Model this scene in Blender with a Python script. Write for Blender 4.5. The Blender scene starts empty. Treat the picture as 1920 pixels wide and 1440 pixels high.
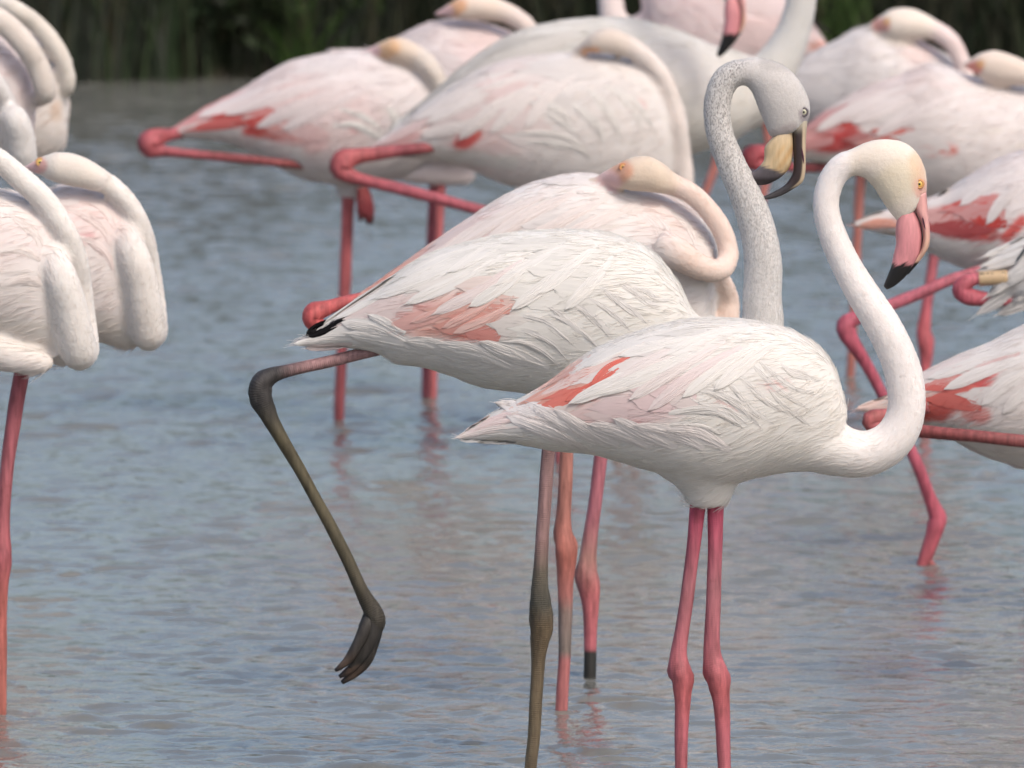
import bpy, math, random
import numpy as np
from mathutils import Vector
from mathutils.bvhtree import BVHTree

rng = np.random.default_rng(7)
random.seed(7)
SC = bpy.context.scene
COL = SC.collection

# ------------------------------------------------------------------ camera
F = 35000.0            # focal length in photo pixels (long telephoto)
CAMZ = 2.66            # camera height above the water
PITCH = math.atan((720 + 2175) / F)
cam_d = bpy.data.cameras.new('camera')
cam = bpy.data.objects.new('camera', cam_d)
COL.objects.link(cam)
cam.location = (0, 0, CAMZ)
cam.rotation_euler = (math.pi / 2 - PITCH, 0, 0)
cam_d.sensor_width = 36
cam_d.sensor_fit = 'HORIZONTAL'
cam_d.lens = F / 1920 * 36
cam_d.clip_start = 0.5
cam_d.clip_end = 3000
cam_d.dof.use_dof = True
cam_d.dof.focus_distance = 25.15
cam_d.dof.aperture_fstop = cam_d.lens / 42.0     # a 42 mm wide opening
SC.camera = cam

# ------------------------------------------------------------------ sky, sun, exposure
SUN_DIR = Vector((0.42, -0.66, 0.86)).normalized()      # towards the sun
world = bpy.data.worlds.new('World')
SC.world = world
world.use_nodes = True
wn = world.node_tree
sky = wn.nodes.new('ShaderNodeTexSky')
sky.sky_type = 'NISHITA'
sky.sun_disc = False
sky.sun_elevation = math.asin(SUN_DIR.z)
sky.sun_rotation = math.atan2(SUN_DIR.x, SUN_DIR.y)
sky.air_density = 1.0
sky.dust_density = 4.0
sky.ozone_density = 1.0
bg = wn.nodes['Background']
bg.inputs[1].default_value = 0.15
wn.links.new(sky.outputs[0], bg.inputs[0])
sun_d = bpy.data.lights.new('sun', 'SUN')
sun_d.energy = 1.35
sun_d.angle = math.radians(14)
sun_d.color = (1.0, 0.93, 0.83)
sun = bpy.data.objects.new('sun', sun_d)
COL.objects.link(sun)
sun.location = (6, 10, 12)
sun.rotation_euler = SUN_DIR.to_track_quat('Z', 'Y').to_euler()
SC.view_settings.view_transform = 'Standard'
SC.view_settings.look = 'None'
SC.view_settings.exposure = 0.27
SC.view_settings.gamma = 1.0
SC.view_settings.use_curve_mapping = False
SC.render.engine = 'CYCLES'
SC.cycles.use_denoising = True
SC.cycles.max_bounces = 5
SC.cycles.diffuse_bounces = 3
SC.cycles.use_adaptive_sampling = True
SC.cycles.adaptive_threshold = .035

# ------------------------------------------------------------------ pixel <-> place
CP, SP = math.cos(PITCH), math.sin(PITCH)

def PX(x, y, d):
    """point on the vertical plane Y = d seen at photo pixel (x, y)"""
    a = (x - 960) / F
    b = (720 - y) / F
    dy = CP + b * SP
    dz = -SP + b * CP
    t = d / dy
    return np.array([a * t, d, CAMZ + dz * t])

def to_px(X, Z, d):
    """inverse of PX on plane d (arrays)"""
    # solve (CAMZ + dz t = Z, t = d/dy)
    r = (Z - CAMZ) / d                 # dz/dy
    b = (r * CP + SP) / (CP - r * SP)
    dy = CP + b * SP
    t = d / dy
    return 960 + X / t * F, 720 - b * F

# ------------------------------------------------------------------ nodes helpers
def new_mat(name):
    m = bpy.data.materials.new(name)
    m.use_nodes = True
    nt = m.node_tree
    return m, nt, nt.nodes['Principled BSDF']

def N(nt, typ, **kw):
    n = nt.nodes.new(typ)
    for k, v in kw.items():
        if k in n.inputs:
            n.inputs[k].default_value = v
        else:
            setattr(n, k, v)
    return n

def L(nt, a, b):
    nt.links.new(a, b)

def attr(nt, name):
    n = nt.nodes.new('ShaderNodeAttribute')
    n.attribute_name = name
    return n

def math_n(nt, op, a, b=None, c=None):
    n = nt.nodes.new('ShaderNodeMath')
    n.operation = op
    for i, v in enumerate((a, b, c)):
        if v is None:
            continue
        if hasattr(v, 'links'):
            nt.links.new(v, n.inputs[i])
        else:
            n.inputs[i].default_value = v
    return n.outputs[0]

def mixc(nt, fac, a, b, blend='MIX'):
    n = nt.nodes.new('ShaderNodeMix')
    n.data_type = 'RGBA'
    n.blend_type = blend
    for s, v in ((0, fac), (6, a), (7, b)):
        if hasattr(v, 'links'):
            nt.links.new(v, n.inputs[s])
        else:
            n.inputs[s].default_value = v
    return n.outputs[2]

# plumage of the body: colour attribute + streaks along the feather flow + granular neck
def plumage_material():
    m, nt, b = new_mat('plumage')
    col = attr(nt, 'Col'); nk = attr(nt, 'nk'); spk = attr(nt, 'spk'); fl = attr(nt, 'flow')
    mp = N(nt, 'ShaderNodeMapping'); mp.inputs['Scale'].default_value = (9, 95, 60)
    L(nt, fl.outputs['Vector'], mp.inputs['Vector'])
    st = N(nt, 'ShaderNodeTexNoise', Scale=1.0, Detail=4.0, Roughness=0.6)
    L(nt, mp.outputs[0], st.inputs['Vector'])
    mp2 = N(nt, 'ShaderNodeMapping'); mp2.inputs['Scale'].default_value = (7, 22, 16)
    L(nt, fl.outputs['Vector'], mp2.inputs['Vector'])
    bl = N(nt, 'ShaderNodeTexNoise', Scale=1.0, Detail=3.0, Roughness=0.55)
    L(nt, mp2.outputs[0], bl.inputs['Vector'])
    tc = N(nt, 'ShaderNodeTexCoord')
    gr = N(nt, 'ShaderNodeTexNoise', Scale=210.0, Detail=3.0, Roughness=0.6)
    L(nt, tc.outputs['Object'], gr.inputs['Vector'])
    # colour
    r1 = N(nt, 'ShaderNodeMapRange'); r1.inputs[1].default_value = .3; r1.inputs[2].default_value = .7
    r1.inputs[3].default_value = .92; r1.inputs[4].default_value = 1.03
    L(nt, bl.outputs['Fac'], r1.inputs[0])
    c1 = mixc(nt, 1.0, col.outputs['Color'], r1.outputs[0], 'MULTIPLY')
    mpk = N(nt, 'ShaderNodeMapping'); mpk.inputs['Scale'].default_value = (1.25, 1.0, .7)
    L(nt, tc.outputs['Object'], mpk.inputs['Vector'])
    sk = N(nt, 'ShaderNodeTexNoise', Scale=400.0, Detail=2.0, Roughness=0.5)
    L(nt, mpk.outputs[0], sk.inputs['Vector'])
    r3 = N(nt, 'ShaderNodeMapRange'); r3.inputs[1].default_value = .54; r3.inputs[2].default_value = .74
    L(nt, st.outputs['Fac'], r3.inputs[0])
    ink0 = math_n(nt, 'MULTIPLY', math_n(nt, 'SUBTRACT', 1.0, nk.outputs['Fac']), .42)
    c1 = mixc(nt, math_n(nt, 'MULTIPLY', r3.outputs[0], ink0), c1, (.55, .50, .42, 1))
    r2 = N(nt, 'ShaderNodeMapRange'); r2.inputs[1].default_value = .37; r2.inputs[2].default_value = .56
    L(nt, sk.outputs['Fac'], r2.inputs[0])
    inv = math_n(nt, 'SUBTRACT', 1.0, r2.outputs[0])
    f = math_n(nt, 'MULTIPLY', inv, spk.outputs['Fac'])
    c2 = mixc(nt, f, c1, (.10, .088, .085, 1))
    L(nt, c2, b.inputs['Base Color'])
    b.inputs['Roughness'].default_value = .85
    b.inputs['Specular IOR Level'].default_value = .15
    b.inputs['Sheen Weight'].default_value = .15
    b.inputs['Subsurface Weight'].default_value = .45
    b.inputs['Subsurface Radius'].default_value = (1.0, .85, .75)
    b.inputs['Subsurface Scale'].default_value = .009
    b.inputs['Sheen Roughness'].default_value = .6
    # relief
    mpv = N(nt, 'ShaderNodeMapping'); mpv.inputs['Scale'].default_value = (20, 48, 30)
    wv = N(nt, 'ShaderNodeVectorMath', operation='ADD')
    wn_ = N(nt, 'ShaderNodeTexNoise', Scale=14.0, Detail=2.0)
    L(nt, fl.outputs['Vector'], wn_.inputs['Vector'])
    wsc = N(nt, 'ShaderNodeVectorMath', operation='SCALE'); wsc.inputs['Scale'].default_value = .035
    L(nt, wn_.outputs['Color'], wsc.inputs[0])
    L(nt, fl.outputs['Vector'], wv.inputs[0]); L(nt, wsc.outputs[0], wv.inputs[1])
    L(nt, wv.outputs[0], mpv.inputs['Vector'])
    vo = N(nt, 'ShaderNodeTexVoronoi', feature='F1'); vo.inputs['Scale'].default_value = 1.0
    L(nt, mpv.outputs[0], vo.inputs['Vector'])
    ink = math_n(nt, 'SUBTRACT', 1.0, nk.outputs['Fac'])
    h1 = math_n(nt, 'MULTIPLY', math_n(nt, 'SUBTRACT', math_n(nt, 'MULTIPLY', st.outputs['Fac'], .9), math_n(nt, 'MULTIPLY', vo.outputs['Distance'], .9)), ink)
    h2 = math_n(nt, 'MULTIPLY', gr.outputs['Fac'], math_n(nt, 'MULTIPLY', nk.outputs['Fac'], 1.5))
    h = math_n(nt, 'ADD', h1, h2)
    bp = N(nt, 'ShaderNodeBump', Strength=.24, Distance=.003)
    L(nt, h, bp.inputs['Height'])
    L(nt, bp.outputs[0], b.inputs['Normal'])
    return m

def feather_material():
    m, nt, b = new_mat('feather')
    col = attr(nt, 'Col'); fl = attr(nt, 'flow')
    mp = N(nt, 'ShaderNodeMapping'); mp.inputs['Scale'].default_value = (25, 260, 1)
    L(nt, fl.outputs['Vector'], mp.inputs['Vector'])
    st = N(nt, 'ShaderNodeTexNoise', Scale=1.0, Detail=3.0, Roughness=0.6)
    L(nt, mp.outputs[0], st.inputs['Vector'])
    r1 = N(nt, 'ShaderNodeMapRange'); r1.inputs[1].default_value = .3; r1.inputs[2].default_value = .7
    r1.inputs[3].default_value = .93; r1.inputs[4].default_value = 1.03
    L(nt, st.outputs['Fac'], r1.inputs[0])
    c1 = mixc(nt, 1.0, col.outputs['Color'], r1.outputs[0], 'MULTIPLY')
    L(nt, c1, b.inputs['Base Color'])
    b.inputs['Roughness'].default_value = .8
    b.inputs['Specular IOR Level'].default_value = .15
    bp = N(nt, 'ShaderNodeBump', Strength=.12, Distance=.001)
    L(nt, st.outputs['Fac'], bp.inputs['Height'])
    L(nt, bp.outputs[0], b.inputs['Normal'])
    tr = N(nt, 'ShaderNodeBsdfTranslucent')
    L(nt, c1, tr.inputs['Color'])
    mx = N(nt, 'ShaderNodeMixShader'); mx.inputs[0].default_value = .12
    L(nt, b.outputs[0], mx.inputs[1]); L(nt, tr.outputs[0], mx.inputs[2])
    L(nt, mx.outputs[0], nt.nodes['Material Output'].inputs[0])
    return m

def leg_material():
    m, nt, b = new_mat('leg_skin')
    col = attr(nt, 'Col'); al = attr(nt, 'along')
    tc = N(nt, 'ShaderNodeTexCoord')
    no = N(nt, 'ShaderNodeTexNoise', Scale=55.0, Detail=4.0, Roughness=0.6)
    L(nt, tc.outputs['Object'], no.inputs['Vector'])
    w = math_n(nt, 'ADD', math_n(nt, 'MULTIPLY', al.outputs['Fac'], 1100.0), math_n(nt, 'MULTIPLY', no.outputs['Fac'], 2.5))
    sn = math_n(nt, 'SINE', w)
    sc = math_n(nt, 'POWER', math_n(nt, 'ABSOLUTE', sn), .5)
    scu = attr(nt, 'scute')
    sc = math_n(nt, 'MULTIPLY', sc, scu.outputs['Fac'])
    r1 = N(nt, 'ShaderNodeMapRange'); r1.inputs[3].default_value = .90; r1.inputs[4].default_value = 1.08
    L(nt, sc, r1.inputs[0])
    mp3 = N(nt, 'ShaderNodeMapping'); mp3.inputs['Scale'].default_value = (150, 150, 16)
    L(nt, tc.outputs['Object'], mp3.inputs['Vector'])
    n3 = N(nt, 'ShaderNodeTexNoise', Scale=1.0, Detail=4.0, Roughness=0.6)
    L(nt, mp3.outputs[0], n3.inputs['Vector'])
    r2 = N(nt, 'ShaderNodeMapRange'); r2.inputs[1].default_value = .3; r2.inputs[2].default_value = .7
    r2.inputs[3].default_value = .60; r2.inputs[4].default_value = 1.28
    L(nt, n3.outputs['Fac'], r2.inputs[0])
    c = mixc(nt, 1.0, col.outputs['Color'], r1.outputs[0], 'MULTIPLY')
    c = mixc(nt, 1.0, c, r2.outputs[0], 'MULTIPLY')
    n5 = N(nt, 'ShaderNodeTexNoise', Scale=38.0, Detail=5.0, Roughness=0.7)
    L(nt, tc.outputs['Object'], n5.inputs['Vector'])
    r5 = N(nt, 'ShaderNodeMapRange'); r5.inputs[1].default_value = .52; r5.inputs[2].default_value = .68; r5.inputs[4].default_value = .45
    L(nt, n5.outputs['Fac'], r5.inputs[0])
    c = mixc(nt, r5.outputs[0], c, mixc(nt, 1.0, c, (.55, .50, .45, 1), 'MULTIPLY'))
    L(nt, c, b.inputs['Base Color'])
    b.inputs['Roughness'].default_value = .6
    b.inputs['Specular IOR Level'].default_value = .35
    bp = N(nt, 'ShaderNodeBump', Strength=.45, Distance=.0016)
    L(nt, math_n(nt, 'ADD', sc, math_n(nt, 'MULTIPLY', n3.outputs['Fac'], 1.5)), bp.inputs['Height'])
    L(nt, bp.outputs[0], b.inputs['Normal'])
    return m

def bill_material():
    m, nt, b = new_mat('bill_horn')
    col = attr(nt, 'Col')
    tc = N(nt, 'ShaderNodeTexCoord')
    mp = N(nt, 'ShaderNodeMapping'); mp.inputs['Scale'].default_value = (220, 120, 45)
    L(nt, tc.outputs['Object'], mp.inputs['Vector'])
    no = N(nt, 'ShaderNodeTexNoise', Scale=1.0, Detail=3.0)
    L(nt, mp.outputs[0], no.inputs['Vector'])
    r = N(nt, 'ShaderNodeMapRange'); r.inputs[1].default_value = .3; r.inputs[2].default_value = .7
    r.inputs[3].default_value = .85; r.inputs[4].default_value = 1.1
    L(nt, no.outputs['Fac'], r.inputs[0])
    c = mixc(nt, 1.0, col.outputs['Color'], r.outputs[0], 'MULTIPLY')
    L(nt, c, b.inputs['Base Color'])
    b.inputs['Roughness'].default_value = .42
    b.inputs['Specular IOR Level'].default_value = .4
    return m

def plain_material(name, rgb, rough=.5, spec=.5):
    m, nt, b = new_mat(name)
    tc = N(nt, 'ShaderNodeTexCoord')
    no = N(nt, 'ShaderNodeTexNoise', Scale=300.0, Detail=2.0)
    L(nt, tc.outputs['Object'], no.inputs['Vector'])
    r = N(nt, 'ShaderNodeMapRange'); r.inputs[3].default_value = .85; r.inputs[4].default_value = 1.1
    L(nt, no.outputs['Fac'], r.inputs[0])
    c = mixc(nt, 1.0, (*rgb, 1), r.outputs[0], 'MULTIPLY')
    L(nt, c, b.inputs['Base Color'])
    b.inputs['Roughness'].default_value = rough
    b.inputs['Specular IOR Level'].default_value = spec
    return m

M_PLUM = plumage_material()
M_FEA = feather_material()
def down_material():
    m, nt, b = new_mat('down')
    col = attr(nt, 'Col')
    L(nt, col.outputs['Color'], b.inputs['Base Color'])
    b.inputs['Roughness'].default_value = .9
    b.inputs['Specular IOR Level'].default_value = .1
    tr = N(nt, 'ShaderNodeBsdfTranslucent'); L(nt, col.outputs['Color'], tr.inputs['Color'])
    mx = N(nt, 'ShaderNodeMixShader'); mx.inputs[0].default_value = .35
    L(nt, b.outputs[0], mx.inputs[1]); L(nt, tr.outputs[0], mx.inputs[2])
    L(nt, mx.outputs[0], nt.nodes['Material Output'].inputs[0])
    return m
M_DOWN = down_material()
M_LEG = leg_material()
M_BILL = bill_material()
M_PUPIL = plain_material('pupil', (.008, .008, .008), .15)
M_IRIS = {}
def iris_mat(rgb):
    k = tuple(rgb)
    if k not in M_IRIS:
        M_IRIS[k] = plain_material('iris', rgb, .25)
    return M_IRIS[k]
M_SLIT = plain_material('nostril', (.07, .015, .035), .6)
M_RING = plain_material('leg_ring', (.47, .335, .20), .55)
M_INK = plain_material('ink', (.05, .04, .03), .6)

# ------------------------------------------------------------------ mesh helpers
def mesh_obj(name, verts, faces, mat, parent=None, cols=None, floats=None, vecs=None, smooth=True, normals=None):
    verts = np.asarray(verts, dtype=np.float64)
    if parent is not None:
        root = parent
        while root.parent is not None:
            root = root.parent
        verts = verts - np.array(root.location)
    me = bpy.data.meshes.new(name)
    if isinstance(faces, np.ndarray) and faces.shape[1] in (3, 4):
        k = faces.shape[1]
        me.vertices.add(len(verts)); me.vertices.foreach_set('co', verts.ravel())
        me.loops.add(faces.size); me.loops.foreach_set('vertex_index', faces.ravel().astype(np.int32))
        me.polygons.add(len(faces))
        me.polygons.foreach_set('loop_start', np.arange(0, faces.size, k, dtype=np.int32))
        me.update(calc_edges=True)
    else:
        me.from_pydata(verts.tolist(), [], [list(map(int, f)) for f in faces])
    me.validate()
    add_attrs(me, cols, floats, vecs)
    if smooth:
        me.polygons.foreach_set('use_smooth', np.ones(len(me.polygons), dtype=bool))
    me.materials.append(mat)
    if normals is not None:
        me.normals_split_custom_set_from_vertices(np.asarray(normals, dtype=np.float32).tolist())
    o = bpy.data.objects.new(name, me)
    COL.objects.link(o)
    if parent is not None:
        o.parent = parent
    return o

def add_attrs(me, cols=None, floats=None, vecs=None):
    n = len(me.vertices)
    if cols is not None:
        c = np.ones((n, 4)); c[:, :3] = cols
        a = me.attributes.new('Col', 'FLOAT_COLOR', 'POINT'); a.data.foreach_set('color', c.ravel())
    for k, v in (floats or {}).items():
        a = me.attributes.new(k, 'FLOAT', 'POINT'); a.data.foreach_set('value', np.asarray(v, dtype=np.float64).ravel())
    for k, v in (vecs or {}).items():
        a = me.attributes.new(k, 'FLOAT_VECTOR', 'POINT'); a.data.foreach_set('vector', np.asarray(v, dtype=np.float64).ravel())

def catmull(P, n):
    """P (k, c) control rows -> n rows, spaced evenly along the first two columns"""
    P = np.asarray(P, float)
    if len(P) == 2:
        t = np.linspace(0, 1, n)[:, None]
        return P[0] * (1 - t) + P[1] * t
    Q = np.vstack([2 * P[0] - P[1], P, 2 * P[-1] - P[-2]])
    out = []
    for i in range(len(P) - 1):
        p0, p1, p2, p3 = Q[i:i + 4]
        t = np.linspace(0, 1, 24, endpoint=False)[:, None]
        out.append(.5 * (2 * p1 + (p2 - p0) * t + (2 * p0 - 5 * p1 + 4 * p2 - p3) * t ** 2 + (3 * p1 - p0 - 3 * p2 + p3) * t ** 3))
    out.append(P[-1:])
    D = np.vstack(out)
    s = np.concatenate([[0], np.cumsum(np.linalg.norm(np.diff(D[:, :2], axis=0), axis=1) + 1e-6)])
    u = np.linspace(0, s[-1], n)
    return np.stack([np.interp(u, s, D[:, k]) for k in range(D.shape[1])], 1)

def grid_faces(nu, nv, off=0, close=True):
    i = np.arange(nu - 1)[:, None]
    j = np.arange(nv if close else nv - 1)[None, :]
    j2 = (j + 1) % nv
    a = i * nv + j; b = i * nv + j2; c = (i + 1) * nv + j2; d = (i + 1) * nv + j
    return np.stack([a, b, c, d], -1).reshape(-1, 4) + off

def smooth01(x):
    x = np.clip(x, 0, 1)
    return x * x * (3 - 2 * x)

class Bird:
    def __init__(self, label, d, base_px, group='flamingos standing in the shallow water', name='flamingo'):
        self.d = d
        self.m = d / F
        e = bpy.data.objects.new(name, None)
        e.empty_display_size = .2
        COL.objects.link(e)
        x = PX(base_px, 720, d)[0]
        e.location = (x, d, 0)
        e['label'] = label
        e['category'] = 'flamingo'
        e['group'] = group
        self.root = e
        self.parts_v, self.parts_f, self.nv = [], [], 0
        self.neck_s = []      # samples: x,y,z,r,w
        self.head_s = []
        self.patches = []
        self.base = (.80, .765, .735)
        self.neckc = (.76, .71, .62)
        self.headc = (.74, .67, .54)
        self.speck = 0.0
        self.axis = 0.0

    def P(self, x, y, dy=0.0):
        return PX(x, y, self.d + dy)

    # -------- closed shapes that are fused into one continuous body
    def _add(self, G):
        nu, nv = G.shape[:2]
        V = G.reshape(-1, 3)
        c0 = G[0].mean(0); c1 = G[-1].mean(0)
        o = self.nv
        self.parts_v += [V, c0[None], c1[None]]
        f = [tuple(q) for q in (grid_faces(nu, nv) + o)]
        a, b = o + nu * nv, o + nu * nv + 1
        for j in range(nv):
            f.append((a, o + (j + 1) % nv, o + j))
            f.append((b, o + (nu - 1) * nv + j, o + (nu - 1) * nv + (j + 1) % nv))
        self.parts_f += f
        self.nv += nu * nv + 2

    def pair_grid(self, st, n=40, nv=36, ex=2.15):
        """st rows: topx, topy, botx, boty, halfwidth_px[, dy]"""
        st = [tuple(s) + (0,) * (6 - len(s)) for s in st]
        S = np.array(st, float)
        mid = (S[:, 0:2] + S[:, 2:4]) / 2
        R = catmull(np.hstack([mid, S]), n)[:, 2:]
        a = np.linspace(0, 2 * np.pi, nv, endpoint=False)
        ca, sa = np.cos(a), np.sin(a)
        ca = np.sign(ca) * np.abs(ca) ** (2 / ex); sa = np.sign(sa) * np.abs(sa) ** (2 / ex)
        G = np.zeros((n, nv, 3))
        for i, (tx, ty, bx, by, w, dy) in enumerate(R):
            t = self.P(tx, ty, dy); b = self.P(bx, by, dy)
            c = (t + b) / 2; h = (t - b) / 2
            G[i] = c + ca[:, None] * h
            G[i, :, 1] -= sa * max(w, .5) * self.m        # +sin = the side facing the camera
        return G

    def torso(self, st, n=64, nv=48):
        self.T = self.pair_grid(st, n, nv)
        self._add(self.T)
        S = np.array([s[:5] for s in st], float)
        p0 = (S[1, :2] + S[1, 2:4]) / 2; p1 = (S[-1, :2] + S[-1, 2:4]) / 2
        self.axis = math.atan2(p1[1] - p0[1], p1[0] - p0[0])

    def tube_grid(self, pts, n=60, nv=20):
        """pts rows: x, y, r_px[, dy]"""
        pts = [tuple(p) + (0,) * (4 - len(p)) for p in pts]
        R = catmull(np.array(pts, float), n)
        C = np.array([self.P(x, y, dy) for x, y, r, dy in R])
        T = np.gradient(C, axis=0); T /= np.linalg.norm(T, axis=1)[:, None] + 1e-9
        Y = np.array([0, 1.0, 0])
        A = np.cross(T, Y); A /= np.linalg.norm(A, axis=1)[:, None] + 1e-9
        B = np.cross(A, T)
        a = np.linspace(0, 2 * np.pi, nv, endpoint=False)
        G = C[:, None] + (np.cos(a)[None, :, None] * A[:, None] + np.sin(a)[None, :, None] * B[:, None]) * (R[:, 2] * self.m)[:, None, None]
        return G, C, R

    def neck(self, pts, w0=.25, n=80):
        G, C, R = self.tube_grid(pts, n)
        self._add(G)
        w = smooth01((np.linspace(0, 1, n) - w0 * .3) / max(w0, 1e-3))
        self.neck_s.append(np.column_stack([C, R[:, 2] * self.m, w]))

    def blob(self, pts, n=24):
        G, C, R = self.tube_grid(pts, n)
        self._add(G)

    def head(self, st, n=30):
        G = self.pair_grid(st, n, 28, 2.0)
        self._add(G)
        c = G.mean(1)
        r = np.linalg.norm(G[:, 0] - G[:, 14], axis=1) / 2
        self.head_s.append(np.column_stack([c, r, smooth01(np.linspace(0, 1, n) * 3)]))

    def color_at(self, x, y):
        """plumage colour of the torso at side-view pixel coordinates (arrays)"""
        c = np.tile(np.array(self.base), (len(x), 1))
        for x0, y0, x1, y1, r, soft, col, k in self.patches:
            vx, vy = x1 - x0, y1 - y0
            t = np.clip(((x - x0) * vx + (y - y0) * vy) / (vx * vx + vy * vy + 1e-6), 0, 1)
            dd = np.hypot(x - x0 - t * vx, y - y0 - t * vy)
            w = (k * (1 - smooth01((dd - r) / soft)))[:, None]
            c = c * (1 - w) + np.array(col) * w
        return c * .88

    def build_body(self, voxel=.0045, name='body'):
        V = np.vstack(self.parts_v)
        me = bpy.data.meshes.new('tmp')
        me.from_pydata(V.tolist(), [], [list(map(int, f)) for f in self.parts_f])
        me.update()
        ob = bpy.data.objects.new('tmp', me)
        COL.objects.link(ob)
        r = ob.modifiers.new('r', 'REMESH'); r.mode = 'VOXEL'; r.voxel_size = voxel
        s = ob.modifiers.new('s', 'SMOOTH'); s.factor = .5; s.iterations = 7
        dg = bpy.context.evaluated_depsgraph_get()
        ev = ob.evaluated_get(dg)
        nm = bpy.data.meshes.new_from_object(ev)
        bpy.data.objects.remove(ob, do_unlink=True)
        bpy.data.meshes.remove(me)
        n = len(nm.vertices)
        co = np.zeros(n * 3); nm.vertices.foreach_get('co', co); co = co.reshape(-1, 3)
        px, py = to_px(co[:, 0], co[:, 2], self.d)
        cols = self.color_at(px, py)
        nk = np.zeros(n)
        for samples, c in [(s, self.neckc) for s in self.neck_s] + [(s, self.headc) for s in self.head_s]:
            c = (c[0], c[1] - .005, min(c[2] + .045, c[1] - .02))
            w = np.zeros(n)
            for q in samples:
                dd = np.linalg.norm(co - q[:3], axis=1) / (q[3] + 1e-6)
                w = np.maximum(w, q[4] * (1 - smooth01((dd - 1.12) / .35)))
            cols = cols * (1 - w[:, None]) + np.array(c) * w[:, None]
            nk = np.maximum(nk, w)
        for x0, y0, x1, y1, r_, soft, col, k in getattr(self, 'head_patches', []):
            vx, vy = x1 - x0, y1 - y0
            t = np.clip(((px - x0) * vx + (py - y0) * vy) / (vx * vx + vy * vy + 1e-6), 0, 1)
            dd = np.hypot(px - x0 - t * vx, py - y0 - t * vy)
            w = (k * (1 - smooth01((dd - r_) / soft)))[:, None] * (nk[:, None] > .2)
            cols = cols * (1 - w) + np.array(col) * w
        spk = np.zeros(n)
        if self.speck:
            hw = np.zeros(n)
            for s in self.head_s:
                for q in s[8:]:
                    hw = np.maximum(hw, 1 - smooth01((np.linalg.norm(co - q[:3], axis=1) / q[3] - 1.0) / .4))
            up = smooth01((640 - py) / 420)
            spk = self.speck * nk * (1 - .85 * hw) * (.25 + .75 * up)
        ca, sa = math.cos(self.axis), math.sin(self.axis)
        fl = np.column_stack([(px * ca + py * sa) * self.m, (-px * sa + py * ca) * self.m, co[:, 1]]) + rng.uniform(0, 5)
        co_l = co - np.array(self.root.location)
        nm.vertices.foreach_set('co', co_l.ravel())
        nm.name = name
        add_attrs(nm, cols, {'nk': nk, 'spk': spk}, {'flow': fl})
        nm.polygons.foreach_set('use_smooth', np.ones(len(nm.polygons), dtype=bool))
        nm.materials.clear(); nm.materials.append(M_PLUM)
        nm.update()
        o = bpy.data.objects.new(name, nm)
        COL.objects.link(o); o.parent = self.root
        self.body = o
        polys = [tuple(p.vertices) for p in nm.polygons]
        self.bvh = BVHTree.FromPolygons([Vector(v) for v in co.tolist()], polys)
        nu, nv = self.T.shape[:2]
        self.tbvh = BVHTree.FromPolygons([Vector(v) for v in self.T.reshape(-1, 3).tolist()], [tuple(map(int, f)) for f in grid_faces(nu, nv)])
        return o

    def hit(self, x, y, bvh=None):
        bvh = bvh or self.bvh
        p = Vector(self.P(x, y, 0)); c = Vector((0, 0, CAMZ)); dr = (p - c).normalized()
        loc, nor, i, dist = bvh.ray_cast(p - dr * .7, dr, 1.4)
        return loc, nor

    # -------- fine loose barbs all over the body: short on neck and head, longer on the torso
    def down(self, n=9000, length=.020, rad=.00028):
        me = self.body.data
        nvv = len(me.vertices)
        co = np.zeros(nvv * 3); me.vertices.foreach_get('co', co); co = co.reshape(-1, 3)
        cl = np.zeros(nvv * 4); me.attributes['Col'].data.foreach_get('color', cl); cl = cl.reshape(-1, 4)
        nk = np.zeros(nvv); me.attributes['nk'].data.foreach_get('value', nk)
        npol = len(me.polygons)
        nr = np.zeros(npol * 3); me.polygons.foreach_get('normal', nr); nr = nr.reshape(-1, 3)
        ar = np.zeros(npol); me.polygons.foreach_get('area', ar)
        ls = np.zeros(npol, dtype=np.int32); me.polygons.foreach_get('loop_start', ls)
        lv = np.zeros(len(me.loops), dtype=np.int32); me.loops.foreach_get('vertex_index', lv)
        w = ar * (.7 + 2.0 * nk[lv[ls]])
        f = rng.choice(npol, n, p=w / w.sum())
        a, b_, c_ = co[lv[ls[f]]], co[lv[ls[f] + 1]], co[lv[ls[f] + 2]]
        r1 = rng.uniform(0, 1, (n, 1)); r2 = rng.uniform(0, 1, (n, 1))
        p = a + (b_ - a) * r1 + (c_ - b_) * r2 * r1
        col = cl[lv[ls[f]]].copy(); k = nk[lv[ls[f]]]
        N3 = nr[f]
        ax = np.array([math.cos(self.axis), 0, -math.sin(self.axis)])
        D = np.tile(ax, (n, 1))
        pw = p + np.array(self.root.location)
        S = [s for s in self.neck_s] + [s for s in self.head_s]
        for s in S:
            tg = np.gradient(s[:, :3], axis=0); tg /= np.linalg.norm(tg, axis=1)[:, None] + 1e-9
            dd = np.linalg.norm(pw[:, None] - s[None, :, :3], axis=2) / (s[None, :, 3] + 1e-6)
            j = dd.argmin(1); on = (k > .4) & (dd.min(1) < 1.5)
            D[on] = -tg[j[on]]
        body = (1 - k)
        ph = 0.5 * np.sin(p[:, 0] * 95 + 40 * p[:, 1]) * np.sin(p[:, 2] * 120 - 30 * p[:, 0]) + .35 * np.sin(p[:, 0] * 37 + p[:, 2] * 51)
        D[:, 2] += (-.25 * body * (np.abs(N3[:, 1]) > .3)) + ph * .32 * body
        D += rng.normal(0, .13, (n, 3))
        D -= N3 * (D * N3).sum(1)[:, None]
        D /= np.linalg.norm(D, axis=1)[:, None] + 1e-9
        hd = np.zeros(n)
        for s in self.head_s:
            dd = np.linalg.norm(pw[:, None] - s[None, 6:, :3], axis=2) / (s[None, 6:, 3] + 1e-6)
            hd = np.maximum(hd, (dd.min(1) < 1.25) * 1.0)
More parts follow.
